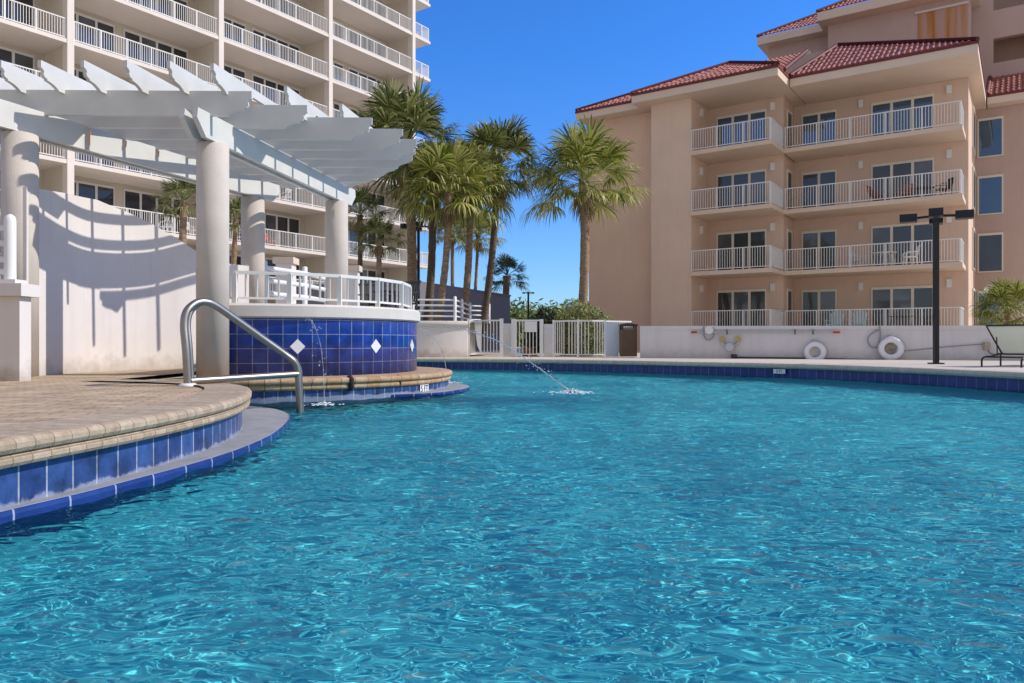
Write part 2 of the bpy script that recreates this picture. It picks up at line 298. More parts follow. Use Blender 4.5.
# ------------------------------------------------------------------ mesh building
BASE = {}
class MB:
    def __init__(s): s.v = []; s.f = []; s.uv = {}; s.m = []; s.sm = set()
    def add(s, vs, fs, smooth=False, uvs=None):
        o = len(s.v); s.v += [tuple(p) for p in vs]
        for i, f in enumerate(fs):
            if smooth: s.sm.add(len(s.f))
            if uvs: s.uv[len(s.f)] = uvs[i]
            s.f.append(tuple(o + k for k in f))
        return s
    def box(s, x0, x1, y0, y1, z0, z1):
        vs = [(x, y, z) for z in (z0, z1) for y in (y0, y1) for x in (x0, x1)]
        fs = [(0, 2, 3, 1), (4, 5, 7, 6), (0, 1, 5, 4), (2, 6, 7, 3), (0, 4, 6, 2), (1, 3, 7, 5)]
        return s.add(vs, fs)
    def beam(s, p, q, w, h, up=(0, 0, 1)):
        """box bar from p to q, w across, h along up"""
        p, q = Vector(p), Vector(q); d = (q - p).normalized(); up = Vector(up)
        sd = d.cross(up)
        if sd.length < 1e-4: sd = d.cross(Vector((1, 0, 0)))
        sd.normalize(); u2 = sd.cross(d)
        vs = []
        for e in (p, q):
            for a, b in ((-1, -1), (1, -1), (1, 1), (-1, 1)): vs.append(e + sd * (a * w / 2) + u2 * (b * h / 2))
        return s.add(vs, [(0, 1, 2, 3), (7, 6, 5, 4), (0, 4, 5, 1), (1, 5, 6, 2), (2, 6, 7, 3), (3, 7, 4, 0)])
    def tube(s, pts, r, n=8, caps=True, radii=None):
        pts = [Vector(p) for p in pts]; k = len(pts); vs = []
        prev = None
        for i, p in enumerate(pts):
            d = (pts[min(i + 1, k - 1)] - pts[max(i - 1, 0)]).normalized()
            ref = prev if prev is not None else (Vector((0, 0, 1)) if abs(d.z) < 0.9 else Vector((1, 0, 0)))
            a = ref - d * ref.dot(d)
            if a.length < 1e-5: a = d.orthogonal()
            a.normalize(); b = d.cross(a); prev = a
            rr = radii[i] if radii else r
            for j in range(n):
                t = 2 * PI * j / n; vs.append(p + a * (rr * math.cos(t)) + b * (rr * math.sin(t)))
        fs = [(i * n + j, i * n + (j + 1) % n, (i + 1) * n + (j + 1) % n, (i + 1) * n + j) for i in range(k - 1) for j in range(n)]
        s.add(vs, fs, True)
        if caps: s.add(vs[:n], [tuple(range(n - 1, -1, -1))]); s.add(vs[-n:], [tuple(range(n))])
        return s
    def lathe(s, prof, cx=0, cy=0, n=24, a0=0, a1=2 * PI, uv=False, sm=True):
        """prof: (radius, z) list, turned about the vertical through cx, cy"""
        full = abs(a1 - a0 - 2 * PI) < 1e-6; m = n if full else n + 1; k = len(prof); vs = []
        for i in range(m):
            t = a0 + (a1 - a0) * i / n
            for r, z in prof: vs.append((cx + r * math.cos(t), cy + r * math.sin(t), z))
        fs, uvs = [], []
        cum = [0]
        for i in range(1, k): cum.append(cum[-1] + math.dist(prof[i], prof[i - 1]))
        rr = max(p[0] for p in prof)
        for i in range(n):
            for j in range(k - 1):
                fs.append((i * k + j, ((i + 1) % m) * k + j, ((i + 1) % m) * k + j + 1, i * k + j + 1))
                u0, u1 = rr * (a1 - a0) * i / n, rr * (a1 - a0) * (i + 1) / n
                uvs.append(((u0, cum[j]), (u1, cum[j]), (u1, cum[j + 1]), (u0, cum[j + 1])))
        return s.add(vs, fs, sm, uvs if uv else None)
    def sweep(s, path, prof):
        """profile (offset to the right of travel, z) swept along a plan path, UV in metres"""
        k = len(prof); n = len(path); P = [Vector((p[0], p[1])) for p in path]; vs = []; L = [0]
        for i in range(n):
            d = (P[min(i + 1, n - 1)] - P[max(i - 1, 0)]).normalized(); nr = Vector((d.y, -d.x))
            if i: L.append(L[-1] + (P[i] - P[i - 1]).length)
            for o, z in prof:
                q = P[i] + nr * o; vs.append((q.x, q.y, z))
        cum = [0]
        for i in range(1, k): cum.append(cum[-1] + math.dist(prof[i], prof[i - 1]))
        fs, uvs = [], []
        for i in range(n - 1):
            for j in range(k - 1):
                fs.append((i * k + j, (i + 1) * k + j, (i + 1) * k + j + 1, i * k + j + 1))
                uvs.append(((L[i], cum[j]), (L[i + 1], cum[j]), (L[i + 1], cum[j + 1]), (L[i], cum[j + 1])))
        return s.add(vs, fs, False, uvs)
    def prism(s, poly, axis_pts):
        """polygon given as 3-D points, pushed by the vector axis_pts"""
        a = [Vector(p) for p in poly]; b = [p + Vector(axis_pts) for p in a]; n = len(a)
        return s.add(a + b, [tuple(range(n - 1, -1, -1)), tuple(range(n, 2 * n))] + [(i, (i + 1) % n, n + (i + 1) % n, n + i) for i in range(n)])
    def ball(s, c, r, n=8, sq=(1, 1, 1)):
        vs = []; fs = []; h = n // 2
        for i in range(h + 1):
            t = PI * i / h
            for j in range(n):
                p = 2 * PI * j / n
                vs.append((c[0] + sq[0] * r * math.sin(t) * math.cos(p), c[1] + sq[1] * r * math.sin(t) * math.sin(p), c[2] + sq[2] * r * math.cos(t)))
        for i in range(h):
            for j in range(n): fs.append((i * n + j, (i + 1) * n + j, (i + 1) * n + (j + 1) % n, i * n + (j + 1) % n))
        return s.add(vs, fs, True)
    def mesh(s, name, mat, base=(0, 0, 0)):
        me = bpy.data.meshes.new(name)
        me.from_pydata([(x - base[0], y - base[1], z - base[2]) for x, y, z in s.v], [], s.f)
        if s.uv:
            ul = me.uv_layers.new(name='UVMap')
            for i, p in enumerate(me.polygons):
                if i in s.uv:
                    for k, li in enumerate(p.loop_indices): ul.data[li].uv = s.uv[i][k]
        if s.sm: me.polygons.foreach_set('use_smooth', [i in s.sm for i in range(len(s.f))])
        me.materials.append(M[mat]); me.validate(); me.update()
        return me
def tag(o, label, cat, group=None):
    o['label'] = label; o['category'] = cat
    if group: o['group'] = group
    return o
def thing(name, label, cat, loc=(0, 0, 0), rotz=0.0, group=None):
    """an Empty at the thing's base; parts are drawn in the Empty's turned frame, measured from the world origin"""
    o = bpy.data.objects.new(name, None); o.empty_display_size = 0.2; col.objects.link(o)
    o.location = Matrix.Rotation(rotz, 3, 'Z') @ Vector(loc); o.rotation_euler = (0, 0, rotz)
    BASE[o.name] = tuple(loc); return tag(o, label, cat, group)
def part(name, mb, mat, parent, top=None):
    o = bpy.data.objects.new(name, mb.mesh(name, mat, BASE.get((top or parent).name, (0, 0, 0)))); col.objects.link(o)
    o.parent = parent; BASE[o.name] = BASE.get((top or parent).name, (0, 0, 0)); return o
def solo(name, mb, mat, label, cat, base=(0, 0, 0), group=None):
    o = bpy.data.objects.new(name, mb.mesh(name, mat, base)); o.location = base; col.objects.link(o)
    return tag(o, label, cat, group)
def struct(name, mb, mat):
    o = bpy.data.objects.new(name, mb.mesh(name, mat)); col.objects.link(o); o['kind'] = 'structure'; return o
def dup(root, loc, rotz=0.0, scale=1.0, label=None):
    r = root.copy(); col.objects.link(r); r.location = loc; r.rotation_euler = (0, 0, rotz); r.scale = (scale,) * 3
    if label: r['label'] = label
    for ch in list(root.children):
        c = ch.copy(); col.objects.link(c); c.parent = r
        for g in list(ch.children):
            d = g.copy(); col.objects.link(d); d.parent = c
    return r
def PX(px, D): return (px - 512) / F * D            # world X of a picture column at distance D
def PZ(py, D): return EYE + (341.5 - py) / F * D    # world Z of a picture row at distance D
def smooth_path(pts, n=6):
    """Catmull-Rom through plan or space points"""
    P = [Vector(p) for p in pts]; out = []
    for i in range(len(P) - 1):
        p0, p1, p2, p3 = P[max(i - 1, 0)], P[i], P[i + 1], P[min(i + 2, len(P) - 1)]
        for k in range(n):
            t = k / n
            out.append(0.5 * ((2 * p1) + (p2 - p0) * t + (2 * p0 - 5 * p1 + 4 * p2 - p3) * t * t + (3 * p1 - p0 - 3 * p2 + p3) * t ** 3))
    out.append(P[-1]); return out

# ------------------------------------------------------------------ pool, decks, ground
ZN, ZF, ZT = 0.36, 0.31, 1.20               # near deck, far deck, raised terrace
near_edge = smooth_path([(-3.1, -5), (-2.75, 0), (-2.42, 2.3), (-2.28, 3.4), (-2.17, 4.1), (-2.12, 4.7), (-2.12, 5.3), (-2.2, 5.95), (-2.36, 6.55), (-2.6, 7.15), (-3.0, 7.7), (-3.6, 8.1), (-4.6, 8.5)], 6)
DC = Vector((-4.05, 12.6)); R_DRUM, R_RING = 2.43, 2.98
far_edge = smooth_path([(-4.5, 22.3), (-3.2, 22.2), (-1.7, 21.8), (0.0, 21.2), (1.57, 20.3), (3.9, 18.6), (6.3, 16.4), (7.4, 14.4), (8.15, 11.9), (8.9, 8.5), (9.0, 4.0), (8.2, -1.0), (6.0, -5.0)], 6)
loop = [tuple(p) for p in near_edge] + [(-4.6, 12.6), (-4.6, 20.0)] + [tuple(p) for p in far_edge]
outer = [(-1500, -600), (1500, -600), (1500, 3500), (-1500, 3500)]
# one ground sheet with the pool cut out
vs2 = [Vector((x, y, 0)) for x, y in outer] + [Vector((x, y, 0)) for x, y in loop]
tris = tessellate_polygon([[Vector((x, y, 0)) for x, y in outer], [Vector((x, y, 0)) for x, y in loop]])
g = MB()
g.add([(v.x, v.y, ZF) for v in vs2], [tuple(t) for t in tris])
ground = struct('ground', g, 'ground')
# near paved deck, a sheet a little above the ground, edged with coping
deck_poly = [tuple(p) for p in near_edge] + [(-4.6, 12.0), (-9, 14.5), (-14, 9), (-14, -5)]
t2 = tessellate_polygon([[Vector((x, y, 0)) for x, y in deck_poly]])
g = MB()
for t in t2:
    g.add([(deck_poly[i][0], deck_poly[i][1], ZN) for i in t], [(0, 1, 2)], False, [[(deck_poly[i][0] * 0.97 + deck_poly[i][1] * 0.25, deck_poly[i][1] * 0.97 - deck_poly[i][0] * 0.25) for i in t]])
struct('pool_deck', g, 'paver')
# the near edge runs with the water on its right: two rows of rounded bricks over a tile band
def half_round(o, z0, z1, n=5):
    r = (z1 - z0) / 2; return [(o + r * math.cos(PI / 2 - PI * i / n), z0 + r + r * math.sin(PI / 2 - PI * i / n)) for i in range(n + 1)]
def edge_strip(path, z_top, mat_c, mat_t, rows, z_tile, names):
    c = MB(); z = z_top
    pr = [(-0.32, z_top + 0.004)]
    for o, h in rows:
        pr += half_round(o, z - h, z)[(0 if z == z_top else 1):]; z -= h
    pr += [(-0.01, z)]
    c.sweep(path, pr); struct(names[0], c, mat_c)
    t = MB().sweep(path, [(0.0, z + 0.02), (0.0, z_tile)]); struct(names[1], t, mat_t)
edge_strip(near_edge, ZN + 0.012, 'coping_brick', 'tile_band', [(0.045, 0.075), (0.036, 0.062)], -0.25, ('coping', 'tile_band'))
edge_strip(far_edge, ZF + 0.006, 'coping_far', 'tile_far', [(0.03, 0.12)], -0.25, ('far_coping', 'far_tile_band'))
# shallow ledge just clear of the water under the near edge
lo = smooth_path([(-2.75, 1.0), (-2.40, 2.6), (-2.22, 3.35), (-2.12, 3.7), (-2.04, 4.1), (-1.95, 4.6), (-1.90, 5.2), (-1.92, 5.9), (-2.0, 6.5), (-2.14, 7.2), (-2.36, 7.9), (-2.75, 8.5), (-3.3, 8.85), (-4.2, 9.0)], 5)
li = [(-3.4, 1.0), (-3.4, 4.0), (-3.4, 7.0), (-4.2, 8.0)]
pl = [tuple(p) for p in lo] + li[::-1]
g = MB(); tt = tessellate_polygon([[Vector((x, y, 0)) for x, y in pl]])
g.add([(x, y, 0.05) for x, y in pl], [tuple(t) for t in tt])
struct('pool_ledge', g, 'ledge_gray')
struct('ledge_tile_edge', MB().sweep([tuple(p) for p in lo], [(-0.012, 0.054), (0.0, 0.050), (0.004, 0.03), (0.0, -0.3)]), 'tile_edge')
# pool basin: floor and walls
g = MB()
g.add([(x, y, -1.05) for x, y in [(-12, -8), (12, -8), (12, 26), (-12, 26)]], [(0, 1, 2, 3)])
for p in (near_edge, far_edge):
    g.sweep([tuple(q) for q in p], [(-0.004, -0.04), (0.0, -1.4)])
basin = struct('pool_basin', g, 'pool_plaster')
basin.cycles.is_caustics_receiver = True

# water surface: real waves
def axis(segs):
    out = [segs[0][0]]
    for a, b, s0, s1 in segs:
        x = a
        while x < b - 1e-6:
            t = (x - a) / (b - a); x += s0 + (s1 - s0) * t; out.append(min(x, b))
    return np.array(sorted(set(np.round(out, 5))))
xs = axis([(-5, -2.6, .06, .03), (-2.6, 4.0, .018, .018), (4.0, 10, .03, .06)])
ys = axis([(-6, 1.2, .12, .02), (1.2, 6, .016, .02), (6, 23, .025, .06)])
X, Y = np.meshgrid(xs, ys)
rng = np.random.default_rng(7); LAM0, LAM1, SLOPE = 0.17, 0.68, 0.0028
Z = np.zeros_like(X)
for i in range(70):
    lam = LAM0 * (LAM1 / LAM0) ** rng.random()
    th = rng.normal(1.2, 0.95)
    k = 2 * PI / lam
    amp = SLOPE * lam
    ph = rng.random() * 2 * PI
    wx = X + 0.05 * np.sin(Y * 2.1 + i); wy = Y + 0.05 * np.sin(X * 1.7 + i * 2)
    fade = np.clip((lam - 0.0055 * np.abs(Y) - 0.015) / 0.04, 0, 1)
    Z += amp * np.sin(k * (wx * math.cos(th) + wy * math.sin(th)) + ph) * (0.6 + 0.4 * np.sin(0.6 * X + 0.9 * Y + i)) * fade
for cx, cy_, a0 in ((0.95, 11.6, 0.02), (-2.35, 9.5, 0.014), (-1.2, 14.5, 0.012)):     # rings where the jets land
    r = np.hypot(X - cx, Y - cy_); Z += a0 * np.exp(-r * 1.6) * np.sin(r * 20) 
ny, nx = X.shape
me = bpy.data.meshes.new('pool_water')
vv = np.stack([X, Y, Z], -1).reshape(-1, 3)
ii = np.arange(ny * nx).reshape(ny, nx)
ff = np.stack([ii[:-1, :-1], ii[:-1, 1:], ii[1:, 1:], ii[1:, :-1]], -1).reshape(-1, 4)
me.vertices.add(len(vv)); me.vertices.foreach_set('co', vv.ravel())
me.loops.add(ff.size); me.loops.foreach_set('vertex_index', ff.ravel().astype(np.int32))
me.polygons.add(len(ff)); me.polygons.foreach_set('loop_start', np.arange(0, ff.size, 4).astype(np.int32))
me.polygons.foreach_set('use_smooth', np.ones(len(ff), bool))
me.update(); me.materials.append(M['pool_water'])
wo = bpy.data.objects.new('pool_water', me); col.objects.link(wo); wo['kind'] = 'structure'
wo.cycles.is_caustics_caster = True

# ------------------------------------------------------------------ buildings (drawn in frame a, b: turned by TH)
TH = math.atan(0.68)
def railing_mb(p, q, z0, h=1.02, posts=4, sp=0.125, pr=0.010, rr=0.025):
    """picket railing from p to q (plan points), standing on z0"""
    mb = MB(); p, q = Vector(p), Vector(q); L = (q - p).length; d = (q - p) / L
    at = lambda s, z: (p.x + d.x * s, p.y + d.y * s, z)
    mb.beam(at(0, z0 + h), at(L, z0 + h), rr * 2, rr * 1.7); mb.beam(at(0, z0 + 0.09), at(L, z0 + 0.09), rr * 1.5, rr * 1.5)
    n = max(1, round(L / sp))
    for i in range(1, n): mb.beam(at(L * i / n, z0 + 0.09), at(L * i / n, z0 + h), pr * 2, pr * 2)
    for i in range(posts + 1): 
        s = min(max(L * i / posts, rr), L - rr); mb.beam(at(s, z0), at(s, z0 + h - 0.001), rr * 1.9, rr * 1.9)
    return mb
def door(parent, wall, c0, c1, z0, z1, panels, face, frame_mat, glass_mats, name='sliding_door'):
    """glazed door standing just proud of a wall; wall 'b': plane b = face seen from -b, wall 'a': plane a = face seen from +a"""
    fr = MB(); w = (c1 - c0) / panels; t = 0.05
    def put(m, u0, u1, za, zb, d0, d1):
        if wall == 'b': m.box(u0, u1, face - d1, face - d0, za, zb)
        else: m.box(face + d0, face + d1, u0, u1, za, zb)
    put(fr, c0, c1, z1 - 0.07, z1 + 0.05, 0.003, 0.075); put(fr, c0, c1, z0, z0 + 0.05, 0.003, 0.07)
    for i in range(panels + 1):
        u = c0 + w * i; ww = 0.065 if i in (0, panels) else 0.06
        put(fr, max(c0, u - ww), min(c1, u + ww), z0 + 0.05, z1 - 0.07, 0.003, 0.062)
    f = part(name, fr, frame_mat, parent)
    for i in range(panels):
        g = MB(); put(g, c0 + w * i + 0.058, c0 + w * (i + 1) - 0.058, z0 + 0.052, z1 - 0.072, 0.006, 0.025)
        part('pane', g, glass_mats[i % len(glass_mats)], f, parent)
    return f

# --- pale apartment tower on the left
TW = thing('apartment_tower', 'pale beige apartment tower with stacked white railed balconies behind the pergola', 'building', (-40, 27, 0.3), -TH)
cols_b = [9.85, 18.2, 26.55, 34.9, 43.25]
levels = [0.7, 3.6, 6.54, 9.48, 12.42, 15.36, 18.3, 21.24, 24.18, 27.12, 30.06]
w = MB(); w.box(-54, -41, 1.5, 43.42, 0.3, 33); part('wall', w, 'tower_wall', TW)
for b in cols_b: part('party_wall', MB().box(-40.998, -38.95, b - 0.1, b + 0.1, 0.3, 32.9), 'tower_wall', TW)
for b in cols_b: part('column', MB().box(-38.95, -38.47, b - 0.16, b + 0.16, 0.3, 32.9), 'tower_trim', TW)
for z in levels[1:]:
    s = MB()
    eds = [1.5] + [c for b in cols_b for c in (b - 0.16, b + 0.16)] + [45.2]
    s.box(-40.997, -38.952, 1.5, 45.2, z, z + 0.2)
    for i in range(0, len(eds), 2): s.box(-38.95, -38.5, eds[i] + 0.002, eds[i + 1] - 0.002, z + 0.001, z + 0.2)
    part('balcony_slab', s, 'tower_trim', TW)
vis_top = [16.5, 20.8, 24.0, 27.5]
rnd = random.Random(3)
for k in range(4):
    b0, b1 = cols_b[k] + 0.16, cols_b[k + 1] - 0.16
    for z in levels:
        if z > vis_top[k] + 1: continue
        zf = z + 0.2 if z > 1 else 0.45
        if z > 1: part('balcony_railing', railing_mb((-38.6, b0 + 0.02), (-38.6, b1 - 0.02), zf, 1.0, 6, 0.125, 0.011, 0.03), 'white_rail', TW)
        gm = rnd.choice([['window_glass', 'curtain_glass', 'window_glass'], ['curtain_glass', 'window_glass'], ['window_glass']])
        door(TW, 'a', b0 + 0.35, b0 + 3.3, zf + 0.01, zf + 2.45, 3, -41, 'white_paint', gm)
        door(TW, 'a', b0 + 3.8, b1 - 0.4, zf + 0.01, zf + 2.45, 4, -41, 'white_paint', gm[::-1])
for z in levels[1:]:
    if z < 29:
        m = railing_mb((-38.6, 43.45), (-38.6, 45.1), z + 0.2, 1.0, 2, 0.125, 0.011, 0.03)
        e = railing_mb((-38.62, 45.1), (-40.9, 45.1), z + 0.2, 1.0, 2, 0.125, 0.011, 0.03); m.add(e.v, e.f)
        part('balcony_railing', m, 'white_rail', TW)

# --- salmon building on the right
RB = thing('salmon_building', 'salmon stucco condominium with red tiled hip roofs and railed balconies beyond the pool', 'building', (-9.6, 40, 0.3), -TH)
def rpart(name, boxes, mat, parent=None):
    m = MB()
    for b in boxes: m.box(*b)
    return part(name, m, mat, parent or RB, RB)
rpart('wall', [(-19.6, -15.5, 36.3, 52, 0.3, 12.74)], 'stucco_salmon')
rpart('pier', [(-15.498, -13.4, 35.3, 51.9, 0.3, 12.738)], 'stucco_salmon_pale')
rpart('wall', [(-13.398, -9.6, 37.6, 51.8, 0.3, 12.736)], 'stucco_bay')
rpart('wall', [(-9.598, -2.0, 39.6, 51.7, 0.3, 12.734)], 'stucco_bay')
rpart('wall', [(-1.998, 0.9, 45.5, 51.6, 0.3, 12.732)], 'stucco_mauve')
slabs = [1.05, 4.0, 6.95, 9.9]
for i, z in enumerate(slabs):
    zf = z + 0.2
    rpart('balcony_slab', [(-13.396, -9.5, 35.2, 37.598, z, zf)], 'slab_peach')
    rpart('balcony_slab', [(-9.496, -2.1, 37.3, 39.598, z, zf)], 'slab_peach')
    m = railing_mb((-13.38, 35.28), (-9.58, 35.28), zf, 1.02, 3, 0.12, 0.011, 0.025)
    e = railing_mb((-9.58, 35.3), (-9.58, 37.58), zf, 1.02, 1, 0.09, 0.014, 0.025); m.add(e.v, e.f)
    part('balcony_railing', m, 'white_rail', RB)
    m = railing_mb((-9.48, 37.38), (-2.18, 37.38), zf, 1.02, 5, 0.12, 0.011, 0.025)
    e = railing_mb((-2.18, 37.4), (-2.18, 39.58), zf, 1.02, 1, 0.12, 0.011, 0.025); m.add(e.v, e.f)
    part('balcony_railing', m, 'white_rail', RB)
    gl = ['sky_glass'] if i == 3 else [['window_glass', 'curtain_glass', 'window_glass'], ['curtain_glass', 'window_glass', 'window_glass'], ['window_glass', 'window_glass', 'curtain_glass']][i]
    door(RB, 'b', -12.9, -10.4, zf + 0.01, zf + 2.1, 3, 37.6, 'frame_cream', gl)
    door(RB, 'b', -9.2, -7.55, zf + 0.01, zf + 2.1, 2, 39.6, 'frame_cream', gl)
    door(RB, 'b', -6.0, -3.35, zf + 0.01, zf + 2.1, 3, 39.6, 'frame_cream', gl)
    door(RB, 'a', 38.2, 39.1, zf + 0.01, zf + 2.1, 1, -9.6, 'frame_cream', ['window_glass'])
    for a, b in ((-10.1, 37.6), (-6.45, 39.6), (-2.75, 39.6)):
        rpart('wall_lamp', [(a - 0.1, a + 0.1, b - 0.12, b - 0.002, zf + 2.02, zf + 2.4)], 'white_paint')
    rpart('wall_lamp', [(-13.398, -13.28, 36.5, 36.7, zf + 2.02, zf + 2.4)], 'white_paint')
    zz = zf + 0.15
    door(RB, 'a', 42.6, 44.9, zz, zz + 1.95, 1, -2.0, 'frame_cream', ['curtain_glass'], 'window')
    door(RB, 'b', -1.9, -0.78, zz, zz + 1.95, 1, 45.5, 'frame_cream', ['sky_glass' if i != 1 else 'window_glass'], 'window')
# eaves: soffit with a deep fascia, then tiled slopes
def eave(x0, x1, y0, y1, z0=12.74, z1=13.1):
    rpart('eave', [(x0, x1, y0, y1, z0, z1)], 'trim_cream')
    rpart('tile_edge', [(x0 - 0.04, x1 + 0.04, y0 - 0.04, y1, z1 + 0.001, z1 + 0.1)], 'roof_edge')
eave(-19.9, -16.202, 35.4, 52, 12.745, 13.095)
eave(-16.2, -9.05, 34.5, 52, 12.743, 13.10)
eave(-9.005, -1.5, 36.4, 51.9, 12.742, 13.105)
eave(-1.45, 1.4, 44.7, 51.8, 12.741, 13.09)
def slope(eL, eR, apexL, apexR, name='roof', sp=0.22, r=0.065):
    """tiled roof slope: eave from eL to eR, top from apexL to apexR, barrel tiles down the slope"""
    eL, eR, tL, tR = map(Vector, (eL, eR, apexL, apexR)); m = MB()
    m.add([eL, eR, tR, tL], [(0, 1, 2, 3)])
    d = (eR - eL); L = d.length; d.normalize()
    nrm = d.cross(((tL + tR) / 2 - (eL + eR) / 2)).normalized()
    if nrm.z < 0: nrm = -nrm
    up = nrm.cross(d)
    if up.z < 0: up = -up
    def par(p): v = p - eL; return v.dot(d), v.dot(up)
    q = [par(eL), par(eR), par(tR), par(tL)]
    H = max(q[2][1], q[3][1])
    n = int(L / sp)
    for i in range(n):
        s = (i + 0.5) * L / n
        if q[3][0] > 1e-3 and s < q[3][0]: h = q[3][1] * s / q[3][0]
        elif s > q[2][0] and L - q[2][0] > 1e-3: h = q[2][1] * (L - s) / (L - q[2][0])
        else: h = H
        if h < 0.08: continue
        nt_ = max(1, int(h / 0.55))
        for k in range(nt_):
            h0, h1 = h * k / nt_, h * (k + 1) / nt_ + (0.04 if k < nt_ - 1 else 0)
            vs = []
            for hh, rr in ((h0, r), (h1, r * 0.8)):
                c = eL + d * s + up * hh
                for j in range(6):
                    t = PI * j / 5; vs.append(c + d * (rr * math.cos(t)) + nrm * (rr * math.sin(t) * 0.9 + (0.03 if hh == h0 else 0)))
            m.add(vs, [(j, j + 1, 7 + j, 6 + j) for j in range(5)] + [(0, 1, 2, 3, 4, 5)])
    rp = part(name, m, 'roof_tile', RB)
    for a_, b_ in ((eL, tL), (eR, tR)):
        if (a_ - b_).length > 0.5: part('hip_ridge', MB().tube([a_ + Vector((0, 0, .06)), b_ + Vector((0, 0, .06))], 0.10, 8), 'roof_edge', rp, RB)
    return rp
zt = 13.2
slope((-19.9, 35.4, zt), (-9.0, 35.4, zt), (-14.9, 40.6, 15.75), (-9.2, 40.6, 15.75))
slope((-19.9, 52, zt), (-19.9, 35.4, zt), (-14.9, 48, 15.75), (-14.9, 40.6, 15.75))
slope((-16.2, 34.5, zt + .01), (-9.05, 34.5, zt + .01), (-12.4, 38.1, 15.05), (-12.4, 38.1, 15.05))
slope((-9.05, 34.5, zt + .01), (-9.05, 39, zt + .01), (-12.4, 38.1, 15.05), (-12.4, 40.4, 15.05))
slope((-9.0, 36.4, zt + .02), (-1.5, 36.4, zt + .02), (-7.6, 40.1, 15.55), (-7.6, 40.1, 15.55))
slope((-1.5, 36.4, zt + .02), (-1.5, 46, zt + .02), (-7.6, 40.1, 15.55), (-7.6, 46, 15.55))
slope((-1.45, 44.7, zt), (1.4, 44.7, zt), (-1.45, 48.6, 15.2), (0.4, 48.6, 15.2))
# taller block behind
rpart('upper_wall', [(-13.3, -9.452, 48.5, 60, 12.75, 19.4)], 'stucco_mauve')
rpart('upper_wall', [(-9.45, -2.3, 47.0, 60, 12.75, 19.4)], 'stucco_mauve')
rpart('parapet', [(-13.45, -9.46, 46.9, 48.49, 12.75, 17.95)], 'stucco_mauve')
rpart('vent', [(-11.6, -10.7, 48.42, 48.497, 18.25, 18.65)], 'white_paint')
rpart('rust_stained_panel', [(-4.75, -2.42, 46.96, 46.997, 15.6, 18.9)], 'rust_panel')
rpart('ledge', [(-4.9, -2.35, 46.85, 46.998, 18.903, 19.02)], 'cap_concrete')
rpart('eave', [(-13.75, -9.86, 47.6, 60, 19.401, 19.88)], 'trim_cream')
rpart('eave', [(-9.85, -1.9, 46.0, 60.1, 19.402, 19.9)], 'trim_cream')
slope((-13.75, 47.6, 19.92), (-9.85, 47.6, 19.92), (-9.86, 51.5, 22.2), (-9.85, 51.5, 22.2))
slope((-9.85, 46.0, 19.93), (-1.9, 46.0, 19.93), (-5.9, 50, 22.3), (-5.8, 50, 22.3))
# far right high wall with recessed openings
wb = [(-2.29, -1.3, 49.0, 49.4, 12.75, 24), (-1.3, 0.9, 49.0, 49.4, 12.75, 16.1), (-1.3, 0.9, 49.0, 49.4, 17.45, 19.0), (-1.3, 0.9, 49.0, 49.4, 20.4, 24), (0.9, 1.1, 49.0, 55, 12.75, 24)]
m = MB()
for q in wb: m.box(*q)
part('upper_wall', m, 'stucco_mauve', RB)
rpart('recess', [(-2.29, 0.89, 51.0, 55, 12.75, 23.9)], 'stucco_salmon')
m = MB()
for z in (16.1, 19.0): m.box(-1.3, 0.89, 49.41, 50.99, z - 0.2, z)
part('recess_floor', m, 'stucco_mauve', RB)

# --- low gray building behind the palms
m = MB(); m.prism([(-4.3, 34.6, 0.3), (-0.12, 45, 0.3), (-7.5, 48, 0.3), (-11.7, 37.6, 0.3)], (0, 0, 3.2))
GB = thing('gray_building', 'low flat dark gray building behind the palm trunks', 'building', (-6, 41, 0.3)); part('wall', m, 'gray_building', GB)
m = MB(); m.prism([(-4.35, 34.5, 3.501), (-0.05, 45.02, 3.501), (-7.5, 48.08, 3.501), (-11.8, 37.56, 3.501)], (0, 0, 0.09)); part('roof', m, 'gray_building', GB)

# ------------------------------------------------------------------ terrace, curved wall, fountain
wall_path = smooth_path([(-6.02, 9.3), (-6.08, 10.2), (-6.03, 10.9), (-5.74, 11.8), (-5.34, 12.4), (-4.96, 13.0), (-4.56, 13.6)], 8)
def wall_top(y):
    return float(np.interp(y, [9.3, 10.2, 10.9, 11.5, 11.9, 12.2, 12.5, 12.8, 13.1, 13.6], [2.72, 2.82, 2.86, 2.77, 2.66, 2.50, 2.31, 2.2, 2.15, 2.15]))
m = MB(); n = len(wall_path); T = 0.2; vs = []
for i, p in enumerate(wall_path):
    d = (wall_path[min(i + 1, n - 1)] - wall_path[max(i - 1, 0)]).normalized(); nr = Vector((d.y, -d.x))
    for o, z in ((0, 0.3), (0, wall_top(p.y)), (-T, wall_top(p.y)), (-T, 0.3)):
        q = p + nr * o; vs.append((q.x, q.y, z))
m.add(vs, [(i * 4 + j, i * 4 + (j + 1) % 4, (i + 1) * 4 + (j + 1) % 4, (i + 1) * 4 + j) for i in range(n - 1) for j in range(4)] + [(0, 1, 2, 3), (4 * n - 1, 4 * n - 2, 4 * n - 3, 4 * n - 4)])
solo('curved_wall', m, 'stucco_white', 'tall curved white stucco wall sweeping down under the pergola, striped with shadows', 'wall', (-5.6, 11.5, 0.3))
# raised terrace between wall and fountain (its floor)
tp = [(-4.58, 13.66), (-3.95, 12.6), (-3.6, 12.0), (-2.4, 13.4), (-2.4, 15.5), (-2.7, 17.6), (-3.6, 20.5), (-9.0, 22.0), (-9.0, 15.5)]
m = MB(); m.prism([(x, y, 0.315) for x, y in tp], (0, 0, ZT - 0.315)); struct('terrace', m, 'cap_concrete')

